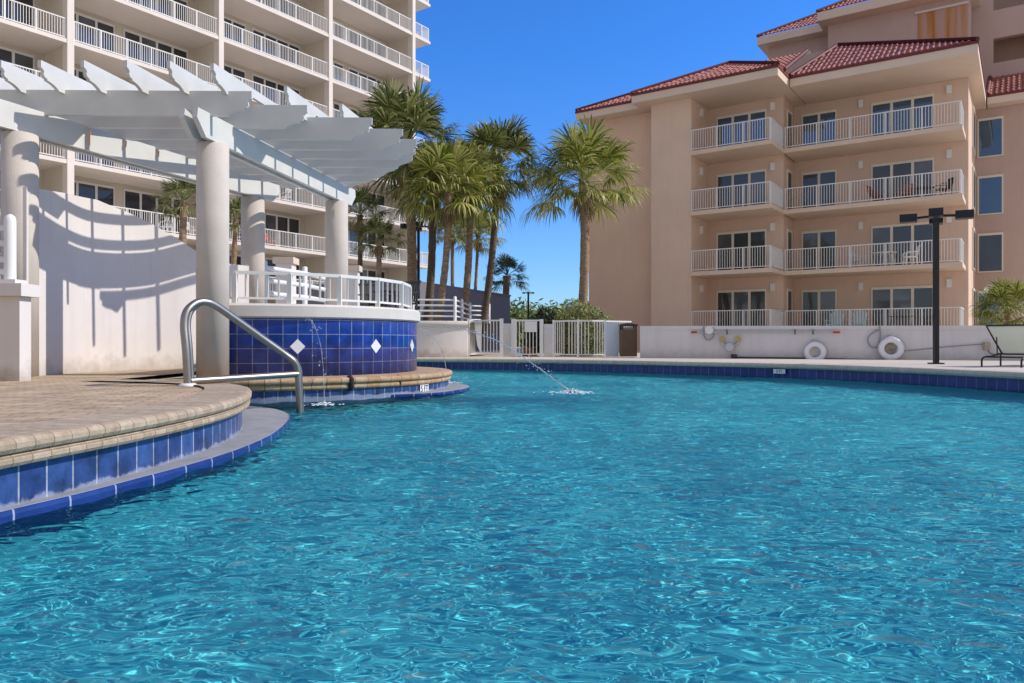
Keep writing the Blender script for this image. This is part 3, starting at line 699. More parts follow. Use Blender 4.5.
FW = thing('fountain_wall', 'round raised fountain wall of cobalt blue tiles with white diamonds and concrete cap', 'fountain', (DC.x, DC.y, 0))
DA0, DA1 = R(-92), R(95)
m = MB().lathe([(R_DRUM - 0.3, 0.30), (R_DRUM, 0.30), (R_DRUM, 1.122)], DC.x, DC.y, 90, DA0, DA1, True)
# put the tile rows on the visible height: uv v counts from the foot
m.uv = {}
k = 0
for i in range(90):
    for j in range(2):
        u0, u1 = R_DRUM * (DA1 - DA0) * i / 90, R_DRUM * (DA1 - DA0) * (i + 1) / 90
        v = ((0, 0), (0, 0.82))[j]
        m.uv[k] = ((u0, v[0]), (u1, v[0]), (u1, v[1]), (u0, v[1])); k += 1
part('tile_face', m, 'tile_blue', FW)
part('cap', MB().lathe([(0.0, 1.321), (R_DRUM + 0.03, 1.32), (R_DRUM + 0.06, 1.29), (R_DRUM + 0.06, 1.145), (R_DRUM + 0.03, 1.125), (R_DRUM - 0.4, 1.124)], DC.x, DC.y, 120, DA0, DA1, False, False), 'cap_concrete', FW)
part('side_wall', MB().box(-4.14, -3.9, 10.22, 14.9, 0.30, 1.318), 'stucco_white', FW)
for px in (297.5, 375.5, 411.5):
    t = (px - 512) / F                                     # where that picture column's ray meets the drum
    A = 1 + t * t; B = -2 * (t * DC.x + DC.y); C = DC.x ** 2 + DC.y ** 2 - R_DRUM ** 2
    D = (-B - math.sqrt(B * B - 4 * A * C)) / (2 * A); ang = math.atan2(D - DC.y, t * D - DC.x)
    o = Vector((math.cos(ang), math.sin(ang), 0)); s_ = Vector((-o.y, o.x, 0)); c = Vector((DC.x, DC.y, 0.73)) + o * (R_DRUM + 0.002)
    part('diamond_tile', MB().prism([c + s_ * 0.105, c + Vector((0, 0, .105)), c - s_ * 0.105, c - Vector((0, 0, .105))], o * 0.01), 'tile_white', FW)
# lower ring: two rows of rounded bricks on a blue tile band
a0, a1 = R(-100), R(60)
def ringprof(r, z, h): return [(r + h / 2 * math.cos(PI / 2 - PI * i / 5), z + h / 2 + h / 2 * math.sin(PI / 2 - PI * i / 5)) for i in range(6)]
part('ring_coping', MB().lathe([(R_DRUM - 0.1, 0.312)] + ringprof(R_RING + 0.02, 0.225, 0.085) + ringprof(R_RING, 0.15, 0.075)[1:] + [(R_RING - 0.02, 0.149)], DC.x, DC.y, 80, a0, a1, True), 'coping_ring', FW)
part('ring_tile_band', MB().lathe([(R_RING - 0.006, 0.16), (R_RING - 0.006, -0.5)], DC.x, DC.y, 80, a0, a1, True), 'tile_band', FW)
for deg in (-52, -36):                                      # two dark open joints in the coping
    o = Vector((math.cos(R(deg)), math.sin(R(deg)), 0)); s_ = Vector((-o.y, o.x, 0)); c = Vector((DC.x, DC.y, 0)) + o * (R_RING - 0.0)
    w_ = 0.085 if deg == -52 else 0.03
    part('coping_joint', MB().tube([c + o * 0.0 + Vector((0, 0, 0.16)), c + o * 0.035 + Vector((0, 0, 0.19)), c + o * 0.03 + Vector((0, 0, 0.226)), c + o * 0.05 + Vector((0, 0, 0.27)), c - o * 0.02 + Vector((0, 0, 0.31))], w_ / 2, 8), 'dark_gap', FW)
# wet step at the right side of the ring
m = MB(); st = smooth_path([(-1.95, 10.62), (-1.2, 11.1), (-0.86, 11.8), (-0.72, 12.5), (-0.85, 13.2), (-1.3, 13.8)], 6)
pl = [tuple(p) for p in st] + [(-3, 13.8), (-3, 10.6)]
tt = tessellate_polygon([[Vector((x, y, 0)) for x, y in pl]]); m.add([(x, y, 0.045) for x, y in pl], [tuple(t) for t in tt])
stp = part('step', m, 'ledge_gray', FW)
part('step_tile_edge', MB().sweep([tuple(p) for p in st], [(0, 0.045), (0.006, 0.02), (0, -0.4)]), 'tile_edge', stp, FW)
# depth marker
def text_mb(txt, size, extr=0.002):
    c = bpy.data.curves.new('t', 'FONT'); c.body = txt; c.size = size; c.extrude = extr; c.align_x = 'CENTER'; c.align_y = 'CENTER'
    o = bpy.data.objects.new('t', c); col.objects.link(o)
    dg = bpy.context.evaluated_depsgraph_get(); me = bpy.data.meshes.new_from_object(o.evaluated_get(dg))
    v = [tuple(x.co) for x in me.vertices]; f = [tuple(p.vertices) for p in me.polygons]
    bpy.data.objects.remove(o); bpy.data.curves.remove(c); bpy.data.meshes.remove(me)
    return v, f
def marker(c, out, w, h, txt, size, label):
    """tile with lettering, standing on a vertical face whose outward direction is out"""
    out = Vector((out[0], out[1], 0)).normalized(); s_ = Vector((-out.y, out.x, 0)); up = Vector((0, 0, 1)); c = Vector(c)
    t = thing('depth_marker', label, 'sign', tuple(c))
    part('tile', MB().prism([c - s_ * w / 2 - up * h / 2, c + s_ * w / 2 - up * h / 2, c + s_ * w / 2 + up * h / 2, c - s_ * w / 2 + up * h / 2], out * 0.008), 'tile_white', t)
    v, f = text_mb(txt, size)
    m = MB(); m.add([c + out * (0.010 + z) + s_ * x * 0.85 + up * y for x, y, z in v], f); part('lettering', m, 'ink_black', t)
def on_ring(px, rad):
    t = (px - 512) / F; A = 1 + t * t; B = -2 * (t * DC.x + DC.y); C = DC.x ** 2 + DC.y ** 2 - rad ** 2
    D = (-B - math.sqrt(B * B - 4 * A * C)) / (2 * A); return math.atan2(D - DC.y, t * D - DC.x)
a = on_ring(424, R_RING); o = Vector((math.cos(a), math.sin(a)))
marker((DC.x + o.x * R_RING, DC.y + o.y * R_RING, 0.085), o, 0.24, 0.15, '5 FT', 0.135, 'white depth marker reading 5 FT on the fountain ring')
marker((5.95, 16.72 - 0.03, 0.135), (-0.66, -0.75), 0.27, 0.10, '5 FT', 0.09, 'white depth marker tile set in the far pool edge below the life rings')

# white picket railing on the fountain cap
FR = thing('fountain_railing', 'low white picket railing curving along the fountain cap', 'railing', (DC.x, DC.y, 1.32))
rr_ = R_DRUM - 0.12
angs = [R(-93), R(-84), R(-66), R(-48), R(-30), R(-12), R(8)]
pts = [(DC.x + rr_ * math.cos(a), DC.y + rr_ * math.sin(a)) for a in angs]
for i in range(len(pts) - 1):
    p, q = Vector(pts[i]), Vector(pts[i + 1])
    part('top_rail', MB().beam((*p, 1.75), (*q, 1.75), 0.05, 0.045), 'white_rail', FR)
    part('bottom_rail', MB().beam((*p, 1.40), (*q, 1.40), 0.03, 0.03), 'white_rail', FR)
    for k in range(1, 5):
        c = p.lerp(q, k / 5); part('picket', MB().box(c.x - 0.012, c.x + 0.012, c.y - 0.012, c.y + 0.012, 1.40, 1.74), 'white_rail', FR)
for p in pts: part('post', MB().box(p[0] - 0.032, p[0] + 0.032, p[1] - 0.032, p[1] + 0.032, 1.322, 1.745), 'white_rail', FR)

# ------------------------------------------------------------------ pergola
PG = thing('pergola', 'white pergola of scalloped boards on round stucco columns', 'pergola', (-4.7, 11.8, ZN))
PC = [(-6.2, 9.45), (-3.97, 9.95), (-4.70, 13.6), (-3.27, 14.0)]
for i, (x, y) in enumerate(PC):
    zb = 0.33 if i < 2 else 1.19
    part('column', MB().lathe([(0.0, 3.409), (0.19, 3.41), (0.205, 3.40), (0.205, zb), (0.0, zb)], x, y, 36), 'stucco_column', PG)
ZB0, ZB1, ZR1, ZP1 = 3.41, 3.74, 4.03, 4.27
def board(p, q, z0, z1, t, end0, end1, name, notch=None):
    """flat board on edge from p to q; end 'c' = chamfered, 's' = scalloped"""
    p, q = Vector(p), Vector(q); L = (q - p).length; d = (q - p) / L; nr = Vector((d.y, -d.x)); h = z1 - z0
    def endpts(k):      # list of (inset, z) from bottom to top
        if k == 's': return [(0.30, z0), (0.26, z0 + 0.10 * h), (0.20, z0 + 0.19 * h), (0.13, z0 + 0.24 * h), (0.10, z0 + 0.25 * h), (0.10, z0 + 0.31 * h), (0.06, z0 + 0.35 * h), (0.04, z0 + 0.45 * h), (0.05, z0 + 0.58 * h), (0.03, z0 + 0.66 * h), (0.0, z0 + 0.70 * h), (0.0, z1)]
        if k == 'c': return [(0.20, z0), (0.0, z0 + 0.62 * h), (0.02, z1)]
        return [(0, z0), (0, z1)]
    poly = [(i, z) for i, z in endpts(end0)] + [(L - i, z) for i, z in reversed(endpts(end1))]
    if notch:       # cut down to a slimmer board past the first stretch
        poly = [(i, z) for i, z in endpts(end0)] + [(L, z1), (L, z1 - notch[1]), (notch[0] + 0.15, z1 - notch[1]), (notch[0], z0)]
    m = MB(); P = [p + d * s - nr * (t / 2) for s, z in poly]
    m.prism([(v.x, v.y, z) for v, (s, z) in zip(P, poly)], (nr.x * t, nr.y * t, 0)); return part(name, m, 'painted_board', PG)
for (p, q) in ((PC[0], PC[2]), (PC[1], PC[3])):
    p, q = Vector(p), Vector(q); d = (q - p).normalized(); nr = Vector((d.y, -d.x))
    for s in (-1, 1):
        b_ = board(p - d * 0.55 + nr * s * 0.09, q + d * 0.62 + nr * s * 0.09, ZB0, ZB1, 0.07, 'c', 'c', 'beam')
beamB = lambda y: -6.15 + (y - 9.45) * (1.45 / 4.15)
ry = [9.68 + 0.57 * i for i in range(8)] + [14.2]
rx = [-3.36, -2.80, -2.02, -1.66, -1.52, -1.62, -1.95, -2.3, -2.75]
for y, x in zip(ry, rx): board((beamB(y) - 1.5, y - 0.06), (x, y + 0.02), ZB1 - 0.03, ZR1, 0.05, 's', 's', 'rafter')
pu = [(9.25, -6.85), (9.25, -6.32), (9.25, -5.83), (9.25, -5.30), (9.25, -4.77), (9.27, -4.25), (9.35, -3.74), (10.2, -3.08), (10.95, -2.5)]
for y, x in pu:
    ye = 13.2 if y > 10.9 else 14.2 if y > 10 else 14.7; board((x, y), (x + 0.17 * (ye - y), ye), ZR1 - 0.05, ZP1, 0.05, 's', 's', 'purlin', (0.34 if y > 10.5 else 0.78, 0.12))
for y in (10.24, 10.81, 11.38):     # rust runs where bolts hold the inner beam
    x = beamB(y) + 0.09 + 0.045
    part('rust_stain', MB().tube([(x, y - 0.04, ZB1 - 0.06), (x + 0.002, y - 0.05, ZB1 - 0.13), (x, y - 0.05, ZB1 - (0.28 if y < 10.3 else 0.15))], 0.01, 6), 'rust_stain', PG)

# ------------------------------------------------------------------ pool handrail
HR = thing('pool_handrail', 'bent stainless steel pool handrail reaching from the deck into the water', 'handrail', (-3.2, 7.4, ZN))
def P3(px, py, D): return Vector((PX(px, D), D, PZ(py, D)))
for k, off in enumerate((Vector((0, 0, 0)), Vector((-0.015, 0.12, 0)))):
    ctrl = [P3(188, 386, 7.4), P3(186, 350, 7.4), P3(184, 325, 7.42), P3(187, 311, 7.46), P3(196, 303, 7.55), P3(206, 302, 7.64), P3(216, 306, 7.74), P3(232, 317, 7.9), P3(260, 337, 8.18), P3(284, 354, 8.4), P3(293, 361, 8.46), P3(297.5, 370, 8.5), P3(298.5, 385, 8.5), P3(300, 417, 8.5)]
    part('rail_tube', MB().tube([p + off for p in smooth_path(ctrl, 5)], 0.038 if k == 0 else 0.03, 12), 'steel', HR)
    b = ctrl[0] + off; part('base_plate', MB().lathe([(0.0, ZN + 0.03), (0.06, ZN + 0.028), (0.085, ZN + 0.016), (0.085, ZN + 0.001)], b.x, b.y, 20), 'white_vinyl', HR)
part('crossbar', MB().tube([P3(190, 381, 7.42), P3(298, 374, 8.5)], 0.036, 12), 'steel', HR)

# ------------------------------------------------------------------ left low wall and its pipe rail
LW = thing('low_wall', 'low white stucco wall with stepped cap at the left edge', 'wall', (-6.2, 8.4, ZN))
part('body', MB().box(-8.2, -5.45, 8.3, 8.5, 0.3, 1.30), 'stucco_white', LW)
part('cap', MB().box(-8.25, -5.38, 8.22, 8.58, 1.302, 1.44).box(-8.2, -5.5, 8.3, 8.5, 1.442, 1.49), 'stucco_white', LW)
LP = thing('pipe_railing', 'thick white pipe railing on the low wall at the left edge', 'railing', (-5.65, 8.5, 1.49))
for x in (-5.62, -7.2): part('post', MB().tube([(x, 8.4, 1.491), (x, 8.4, 2.15), (x, 8.4, 2.2), (x, 8.4, 2.225)], 0.06, 14, True, [0.06, 0.06, 0.05, 0.015]), 'white_vinyl', LP)
for z in (2.07, 1.90, 1.72, 1.58): part('rail', MB().tube([(-7.2, 8.4, z), (-5.62, 8.4, z)], 0.035, 10), 'white_vinyl', LP)

# ------------------------------------------------------------------ fences, gates, planter on the far side
def pipe_fence(name, pts, z0, h, zr, label, pr=0.05, r=0.03, cat='fence'):
    t = thing(name, label, cat, (*pts[0], z0))
    for i, p in enumerate(pts):
        part('post', MB().tube([(p[0], p[1], z0), (p[0], p[1], z0 + h - 0.02), (p[0], p[1], z0 + h)], pr, 12, True, [pr, pr, pr * 0.5]), 'white_vinyl', t)
        if i: 
            for z in zr: part('rail', MB().tube([(*pts[i - 1], z0 + z), (*p, z0 + z)], r, 8), 'white_vinyl', t)
    return t
PWc = (-2.75, 26.4); PWr = 3.2
PW = thing('round_planter', 'round pale stucco planter wall with cap under the palms', 'planter', (PWc[0], PWc[1], ZF))
ar = (R(-170), R(-65))
part('wall', MB().lathe([(PWr, ZF), (PWr, 1.26)], *PWc, 40, *ar), 'stucco_white', PW)
part('end_wall', MB().box(-1.62, -1.402, 23.52, 28.5, ZF, 1.258), 'stucco_white', PW)
part('end_cap', MB().box(-1.66, -1.34, 23.46, 28.5, 1.262, 1.438), 'cap_concrete', PW)
part('cap', MB().lathe([(PWr - 0.4, 1.44), (PWr + 0.06, 1.44), (PWr + 0.06, 1.262), (PWr - 0.1, 1.261)], *PWc, 40, *ar), 'cap_concrete', PW)
part('soil', MB().lathe([(0.0, 1.40), (PWr - 0.05, 1.38)], *PWc, 40), 'soil', PW)
onr = lambda px, D: (PX(px, D), D)
pipe_fence('pipe_fence', [onr(396, 23.9), onr(413, 23.6), onr(455, 23.7), onr(462, 25.2), onr(470, 27.5), onr(489, 28.2)], 1.43, 0.80, (0.68, 0.51, 0.34, 0.17), 'white four bar pipe fence on the round planter below the palms')
pipe_fence('pipe_fence', [(-4.62, 14.0), (-4.20, 15.2), (-4.1, 16.6)], ZT, 1.12, (0.98, 0.74, 0.50, 0.26), 'white pipe fence descending behind the fountain railing', 0.055, 0.045)
def pillar(name, px, D, z0, ytop, w, label):
    x = PX(px, D); zt_ = PZ(ytop, D); t = thing(name, label, 'pillar', (x, D, z0))
    part('shaft', MB().box(x - w / 2, x + w / 2, D - w / 2, D + w / 2, z0, zt_ - 0.16), 'stucco_white', t)
    part('cap', MB().box(x - w / 2 - 0.06, x + w / 2 + 0.06, D - w / 2 - 0.06, D + w / 2 + 0.06, zt_ - 0.158, zt_), 'trim_cream', t)
pillar('pillar', 286, 19, ZT, 258, 0.40, 'short square pillar with cream cap behind the white pipe fence')
pillar('pillar', 353, 21, 0.31, 266, 0.32, 'square stucco pillar just right of the farthest pergola column')

def picket_panel(t, p, q, z0, z1, sp=0.11, r=0.014, name='picket_panel', mat='white_rail'):
    p, q = Vector(p), Vector(q); L = (q - p).length; m = MB(); n = max(2, round(L / sp))
    m.beam((*p, z1 - 0.03), (*q, z1 - 0.03), 0.04, 0.05); m.beam((*p, z0 + 0.08), (*q, z0 + 0.08), 0.04, 0.04)
    for i in range(1, n):
        c = p.lerp(q, i / n); m.box(c.x - r, c.x + r, c.y - r, c.y + r, z0 + 0.06, z1 - 0.04)
    return part(name, m, mat, t)
def post(t, x, y, z0, z1, w=0.05, name='post'): return part(name, MB().box(x - w, x + w, y - w, y + w, z0, z1), 'white_vinyl', t)
DG = 23.9; ZG = PZ(319.5, DG)
G1 = thing('picket_gate', 'white picket gate standing ajar beside the round planter', 'gate', (PX(485, DG), DG, ZF))
picket_panel(G1, onr(478, DG + 0.2), onr(500, DG), ZF, ZG); post(G1, PX(501.5, DG), DG, ZF, ZG + 0.03, 0.06); post(G1, PX(468.5, DG), DG, ZF, ZG + 0.02, 0.04)
picket_panel(G1, onr(468.5, DG), onr(475, DG + 1.0), ZF, ZG)
part('lattice_panel', MB().prism([(PX(474, DG), DG - .05, ZG - 0.05), (PX(482, DG), DG - .05, ZG - 0.05), (PX(481, DG), DG - .05, ZF + 0.1), (PX(477.5, DG), DG - .05, ZF + 0.35)], (0, 0.03, 0)), 'white_vinyl', G1)
B1 = thing('privacy_screen', 'narrow white vinyl screen between the two pool gates', 'fence', (PX(509, 24.2), 24.2, ZF))
part('board', MB().box(PX(503.5, 24.2), PX(513, 24.2), 24.2, 24.24, ZF, PZ(323.5, 24.2)), 'white_vinyl', B1); post(B1, PX(513.5, 24), 24.0, ZF, PZ(319, 24), 0.07)
G2 = thing('picket_gate', 'white picket gate with a blank white sign panel', 'gate', (PX(527, DG), DG, ZF))
picket_panel(G2, onr(516, DG), onr(540, DG), ZF, ZG); post(G2, PX(515.5, DG), DG, ZF, ZG, 0.04); post(G2, PX(541.5, DG), DG, ZF, ZG + 0.01, 0.06)
part('sign_panel', MB().box(PX(524.5, DG), PX(537, DG), DG - 0.06, DG - 0.03, PZ(332, DG), PZ(321.5, DG)), 'white_vinyl', G2)
B2 = thing('privacy_screen', 'white vinyl screen between the sign gate and the curved picket fence', 'fence', (PX(548, 24.2), 24.2, ZF))
part('board', MB().box(PX(544, 24.2), PX(553, 24.2), 24.2, 24.24, ZF, PZ(324, 24.2)), 'white_vinyl', B2)
FC = thing('picket_fence', 'white picket fence bowed out in front of the rounded shrub', 'fence', (PX(580, 23.5), 23.5, ZF))
fp = [onr(553.5, 23.9), onr(566, 23.45), onr(578, 23.3), onr(592, 23.3), onr(605, 23.5)]
for i in range(4): picket_panel(FC, fp[i], fp[i + 1], ZF, PZ(320, 23.5), 0.10)
for i in (0, 2, 4): post(FC, *fp[i], ZF, PZ(319.6, 23.5), 0.035)
FC2 = thing('picket_fence', 'white picket fence running from the blue panel behind the trash bin', 'fence', (PX(618, 23.6), 23.6, ZF))
picket_panel(FC2, onr(605.8, 23.56), onr(631, 24.2), ZF, PZ(320.3, 23.6), 0.10)
m = MB().box(PX(606, 23.3), PX(618.5, 23.3), 23.25, 23.3, ZF + 0.02, PZ(323, 23.3))
solo('bulletin_board', m, 'pale_blue_panel', 'pale blue notice panel on the fence left of the trash bin', 'panel', (PX(612, 23.3), 23.3, ZF))
TB = thing('trash_bin', 'brown square trash bin with dark open top by the deck wall', 'trash bin', (PX(628, 23), 23, ZF))
x0, x1 = PX(620.5, 23), PX(636, 23); zt_ = PZ(330, 23)
part('body', MB().box(x0, x1, 22.8, 23.28, ZF + 0.03, zt_), 'brown_plastic', TB)
part('lid', MB().box(x0 - 0.02, x1 + 0.02, 22.78, 23.3, PZ(326, 23), PZ(324.5, 23)).add([(x0, 22.8, PZ(324.4, 23)), (x1, 22.8, PZ(324.4, 23)), (x1, 23.28, PZ(324.4, 23)), (x0, 23.28, PZ(324.4, 23)), ((x0 + x1) / 2, 23.04, PZ(322.5, 23))], [(0, 1, 4), (1, 2, 4), (2, 3, 4), (3, 0, 4)]), 'bronze_metal', TB)
for x in (x0 + 0.03, x1 - 0.03):
    for y in (22.83, 23.25): part('post', MB().box(x - 0.025, x + 0.025, y - 0.025, y + 0.025, zt_, PZ(326, 23) - 0.001), 'bronze_metal', TB)
part('liner', MB().box(x0 + 0.1, x1 - 0.1, 22.9, 23.2, zt_ + 0.001, PZ(327.5, 23)), 'mesh_fabric', TB)

# ------------------------------------------------------------------ long deck wall and what hangs on it
wx = lambda x: 22.5 + (x - PX(640, 22.5)) * ((19.2 - 22.5) / (PX(1045, 19.2) - PX(640, 22.5)))     # wall depth at world x
def wall_pt(px):
    D = 21.0
    for _ in range(20): D = wx(PX(px, D))
    return D
p0, p1 = (PX(640, 22.5), 22.5), (PX(1045, 19.2) + 3, wx(PX(1045, 19.2) + 3))
WALL = thing('deck_wall', 'long low white stucco wall along the far pool deck', 'wall', (8, 20.7, ZF))
d = (Vector(p1) - Vector(p0)).normalized(); nb = Vector((-d.y, d.x))
m = MB(); vs = []
for p, z in ((p0, PZ(326.2, 22.5)), (p1, PZ(326.4, 19.0))):
    for o, zz in ((0, ZF), (0, z), (0.22, z), (0.22, ZF)): vs.append((p[0] + nb.x * o, p[1] + nb.y * o, zz))
m.add(vs, [(0, 1, 2, 3), (7, 6, 5, 4)] + [(j, (j + 1) % 4, 4 + (j + 1) % 4, 4 + j) for j in range(4)])
part('body', m, 'stucco_deck_wall', WALL)
m = MB()
m.beam((*p0, PZ(326.0, 22.5) - 0.05), (*p1, PZ(326.0, 19.0) - 0.05), 0.06, 0.10); part('cap', m, 'stucco_deck_wall', WALL)
def onwall(px, py, out=0.05):
    D = wall_pt(px) - out; return Vector((PX(px, D), D, PZ(py, D)))
DW = Vector((d.x, d.y, 0))
def life_ring(px, py, r, label, coil):
    c = onwall(px, py, 0.12); t = thing('life_ring', label, 'life ring', tuple(c), 0, 'life rings on the deck wall')
    up = Vector((0, 0, 1)); tr = r * 0.26; m = MB()
    m.tube([c + DW * ((r - tr) * math.cos(2 * PI * i / 32)) + up * ((r - tr) * math.sin(2 * PI * i / 32)) for i in range(33)], tr, 12, False); part('ring', m, 'ring_white', t)
    m = MB(); R2 = r * 1.04
    m.tube([c + DW * (R2 * math.cos(2 * PI * i / 40) * (1 + 0.03 * math.cos(8 * PI * i / 40))) + up * (R2 * math.sin(2 * PI * i / 40) * (1 + 0.03 * math.cos(8 * PI * i / 40))) - Vector((0, 0.04, 0)) for i in range(41)], 0.008, 6, False); part('grab_rope', m, 'rope', t)
    m = MB().box(c.x - 0.03, c.x + 0.03, c.y + 0.0, c.y + 0.12, c.z + r * 0.55, c.z + r * 1.12); part('bracket', m, 'zinc', t)
    if coil:
        m = MB(); rd = random.Random(5)
        for k in range(7):
            q = r * (0.25 + 0.03 * k); ph = rd.random() * 6
            m.tube([c + Vector((0, 0.03 + 0.008 * k, 0)) + DW * (q * math.cos(2 * PI * i / 20 + ph) * 0.9 + rd.uniform(-.01, .01)) + up * (q * math.sin(2 * PI * i / 20 + ph) - 0.02) for i in range(21)], 0.012, 6)
        part('rope_coil', m, 'rope', t)
    else:
        m = MB(); m.tube([c + Vector((0, 0.10, 0)), c + Vector((0, 0.118, 0))], r * 0.42, 16); part('backing_disc', m, 'cap_concrete', t)
life_ring(815, 352, 0.30, 'white life ring with a bare centre low on the deck wall', False)
life_ring(891, 348.5, 0.325, 'white life ring holding a coil of rope beside the lamp post', True)
RP = thing('reach_pole', 'long aluminium rescue pole lying on hooks along the deck wall', 'pole', tuple(onwall(765, 332)))
part('shaft', MB().tube([onwall(696, 332.3, .07), onwall(833, 332, .07)], 0.022, 8), 'zinc', RP)
for a, b in ((691, 697), (833, 840)): part('tip', MB().tube([onwall(a, 332.3, .07), onwall(b, 332.2, .07)], 0.028, 8), 'red_paint', RP)
for px in (727, 795, 813): part('hook', MB().tube([onwall(px, 330, .0), onwall(px, 330.5, .09), onwall(px, 333.5, .09), onwall(px, 334, .05)], 0.018, 6), 'dark_pipe', RP)
HS = thing('hose_loop', 'gray hose looped over a white hook at the left end of the deck wall', 'hose', tuple(onwall(709, 334)))
part('hose', MB().tube(smooth_path([onwall(704, 326.5, .06), onwall(703.5, 333, .08), onwall(706, 339, .07), onwall(711, 339, .08), onwall(714, 334, .07), onwall(713, 327, .06)], 5), 0.02, 8), 'hose_gray', HS)
part('hook', MB().tube([onwall(709, 330, .02), onwall(709, 330, .12)], 0.12, 14), 'white_vinyl', HS)
FD = thing('standpipe_inlet', 'round gray standpipe inlet with two brass caps on the deck wall', 'pipe fitting', tuple(onwall(730, 344)))
part('body', MB().tube([onwall(729.5, 347, .0), onwall(729.5, 347, .16)], 0.12, 18), 'zinc', FD)
for px in (722, 738):
    part('brass_cap', MB().tube([onwall(px, 339, .0), onwall(px, 339, .14)], 0.075, 14), 'brass', FD)
    part('elbow', MB().tube(smooth_path([onwall(px, 339, .05), onwall(px + (1 if px < 730 else -1), 344, .06), onwall(729.5, 347, .07)], 5), 0.03, 8), 'zinc', FD)
m = MB().tube([onwall(733, 357.3, .07), onwall(800, 358.2, .07), onwall(868, 359.8, .07), onwall(990, 362.0, .07)], 0.022, 8); m.tube([onwall(731, 356.2, .09), onwall(737, 356.4, .09)], 0.06, 8)
solo('drain_pipe', m, 'dark_pipe', 'thin dark pipe running along the foot of the deck wall', 'pipe', tuple(onwall(800, 358)))
m = MB().tube(smooth_path([onwall(880, 326.2, .06), onwall(880, 337, .07), onwall(877, 347, .07), onwall(870, 346, .08), onwall(868, 338, .07), onwall(874, 332, .06), onwall(880, 330, .06)], 5), 0.02, 8)
solo('garden_hose', m, 'hose_gray', 'gray garden hose hanging in a loop left of the roped life ring', 'hose', tuple(onwall(876, 338)))
m = MB().tube(smooth_path([onwall(903, 351, .05), onwall(920, 349.5, .04), onwall(950, 346.5, .04), onwall(984, 344, .04)], 5), 0.012, 6)
solo('conduit', m, 'hose_gray', 'thin gray conduit rising from the roped life ring towards the outlet box', 'pipe', tuple(onwall(940, 348)))
OB = thing('outlet_box', 'small weathered outlet box on the deck wall left of the lounge chair', 'outlet', tuple(onwall(986.5, 346)))
m = MB(); c = onwall(986.5, 346, .06); m.box(c.x - .07, c.x + .07, c.y - .05, c.y + .06, c.z - .10, c.z + .10); part('box', m, 'rope', OB)
part('cable', MB().tube(smooth_path([onwall(988, 349, .06), onwall(990, 353, .06), onwall(997, 355, .06), onwall(1004, 353, .2)], 5), 0.012, 6), 'dark_pipe', OB)

# lamp post with four box heads
def lamp_post(px, D, ytop, z0, label, w=0.065, hs=1.0):
    x = PX(px, D); zt_ = PZ(ytop, D); t = thing('lamp_post', label, 'lamp post', (x, D, z0))
    part('pole', MB().beam((x, D, z0), (x, D, zt_), 2 * w, 2 * w), 'black_metal', t)
    part('base_plate', MB().box(x - 0.12, x + 0.12, D - 0.12, D + 0.12, z0 + 0.001, z0 + 0.03), 'black_metal', t)
    v_ = Vector((x, D, 0)).normalized()
    for dx, dy in ((v_.y, -v_.x), (-v_.y, v_.x), (-v_.x, -v_.y), (v_.x, v_.y)):
        e = Vector((x + dx * 0.36 * hs, D + dy * 0.36 * hs, zt_ - 0.06)); dv = Vector((dx, dy, 0)).normalized(); s_ = Vector((-dv.y, dv.x, 0))
        h = part('lamp_head', MB().beam(e, e + dv * 0.34 * hs, 0.27 * hs, 0.17 * hs), 'black_metal', t)
        part('arm', MB().beam((x, D, zt_ - 0.04), e, 0.05, 0.05), 'black_metal', h, t)
    return t
lamp_post(936, 16.3, 214, ZF, 'tall black lamp post with four box heads on the far deck', 0.046)
L2 = lamp_post(418.5, 29, 225, 1.2, 'slim black lamp post standing among the palm trunks', 0.05)
L3 = lamp_post(528.3, 48, 292, ZF, 'small distant black lamp post in front of the green dunes', 0.06, 0.55)

# lounge chair
def loc3(c, fx, fy):
    f = Vector((fx, fy, 0)).normalized(); s_ = Vector((f.y, -f.x, 0))
    return lambda a, b, z: Vector(c) + f * a + s_ * b + Vector((0, 0, z))
LC = thing('lounge_chair', 'gray green sling lounge chair with raised back beside the deck wall', 'lounge chair', (9.85, 15.2, ZF))
q = loc3((PX(1003, 15.0) - 0.425, 14.735, ZF), 0.85, 0.53); 
def strip(q, pts, w, t): 
    m = MB(); n = len(pts); vs = []
    for a, z in pts:
        for b, dz in ((0, 0), (w, 0), (w, -t), (0, -t)): vs.append(q(a, b, z + dz))
    m.add(vs, [(i * 4 + j, i * 4 + (j + 1) % 4, (i + 1) * 4 + (j + 1) % 4, (i + 1) * 4 + j) for i in range(n - 1) for j in range(4)] + [(3, 2, 1, 0), (4 * n - 4, 4 * n - 3, 4 * n - 2, 4 * n - 1)]); return m
part('back_sling', strip(q, [(0.50, 0.27), (0.2, 0.53), (-0.1, 0.80)], 0.66, 0.02), 'mesh_fabric', LC)
part('seat_sling', strip(q, [(0.50, 0.27), (1.0, 0.30), (1.75, 0.30)], 0.66, 0.02), 'mesh_fabric', LC)
m = MB()
for b in (-0.02, 0.68):
    m.tube([q(-0.1, b, 0.80), q(0.2, b, 0.52), q(0.5, b, 0.26)], 0.018, 8)
    m.tube(smooth_path([q(-0.28, b, 0.0), q(-0.27, b, 0.14), q(-0.15, b, 0.19), q(0.1, b, 0.2), q(0.5, b, 0.25), q(1.75, b, 0.28)], 4), 0.018, 8)
for a, z in ((-0.1, .8), (-0.12, .19), (0.5, .24), (1.75, .27)): m.tube([q(a, -0.02, z), q(a, 0.68, z)], 0.016, 8)
part('frame', m, 'bronze_metal', LC)
for a in (1.6, 0.45):
    for b in (-0.02, 0.68): part('leg', MB().tube([q(a, b, 0.0), q(a, b, 0.26)], 0.017, 8), 'bronze_metal', LC)
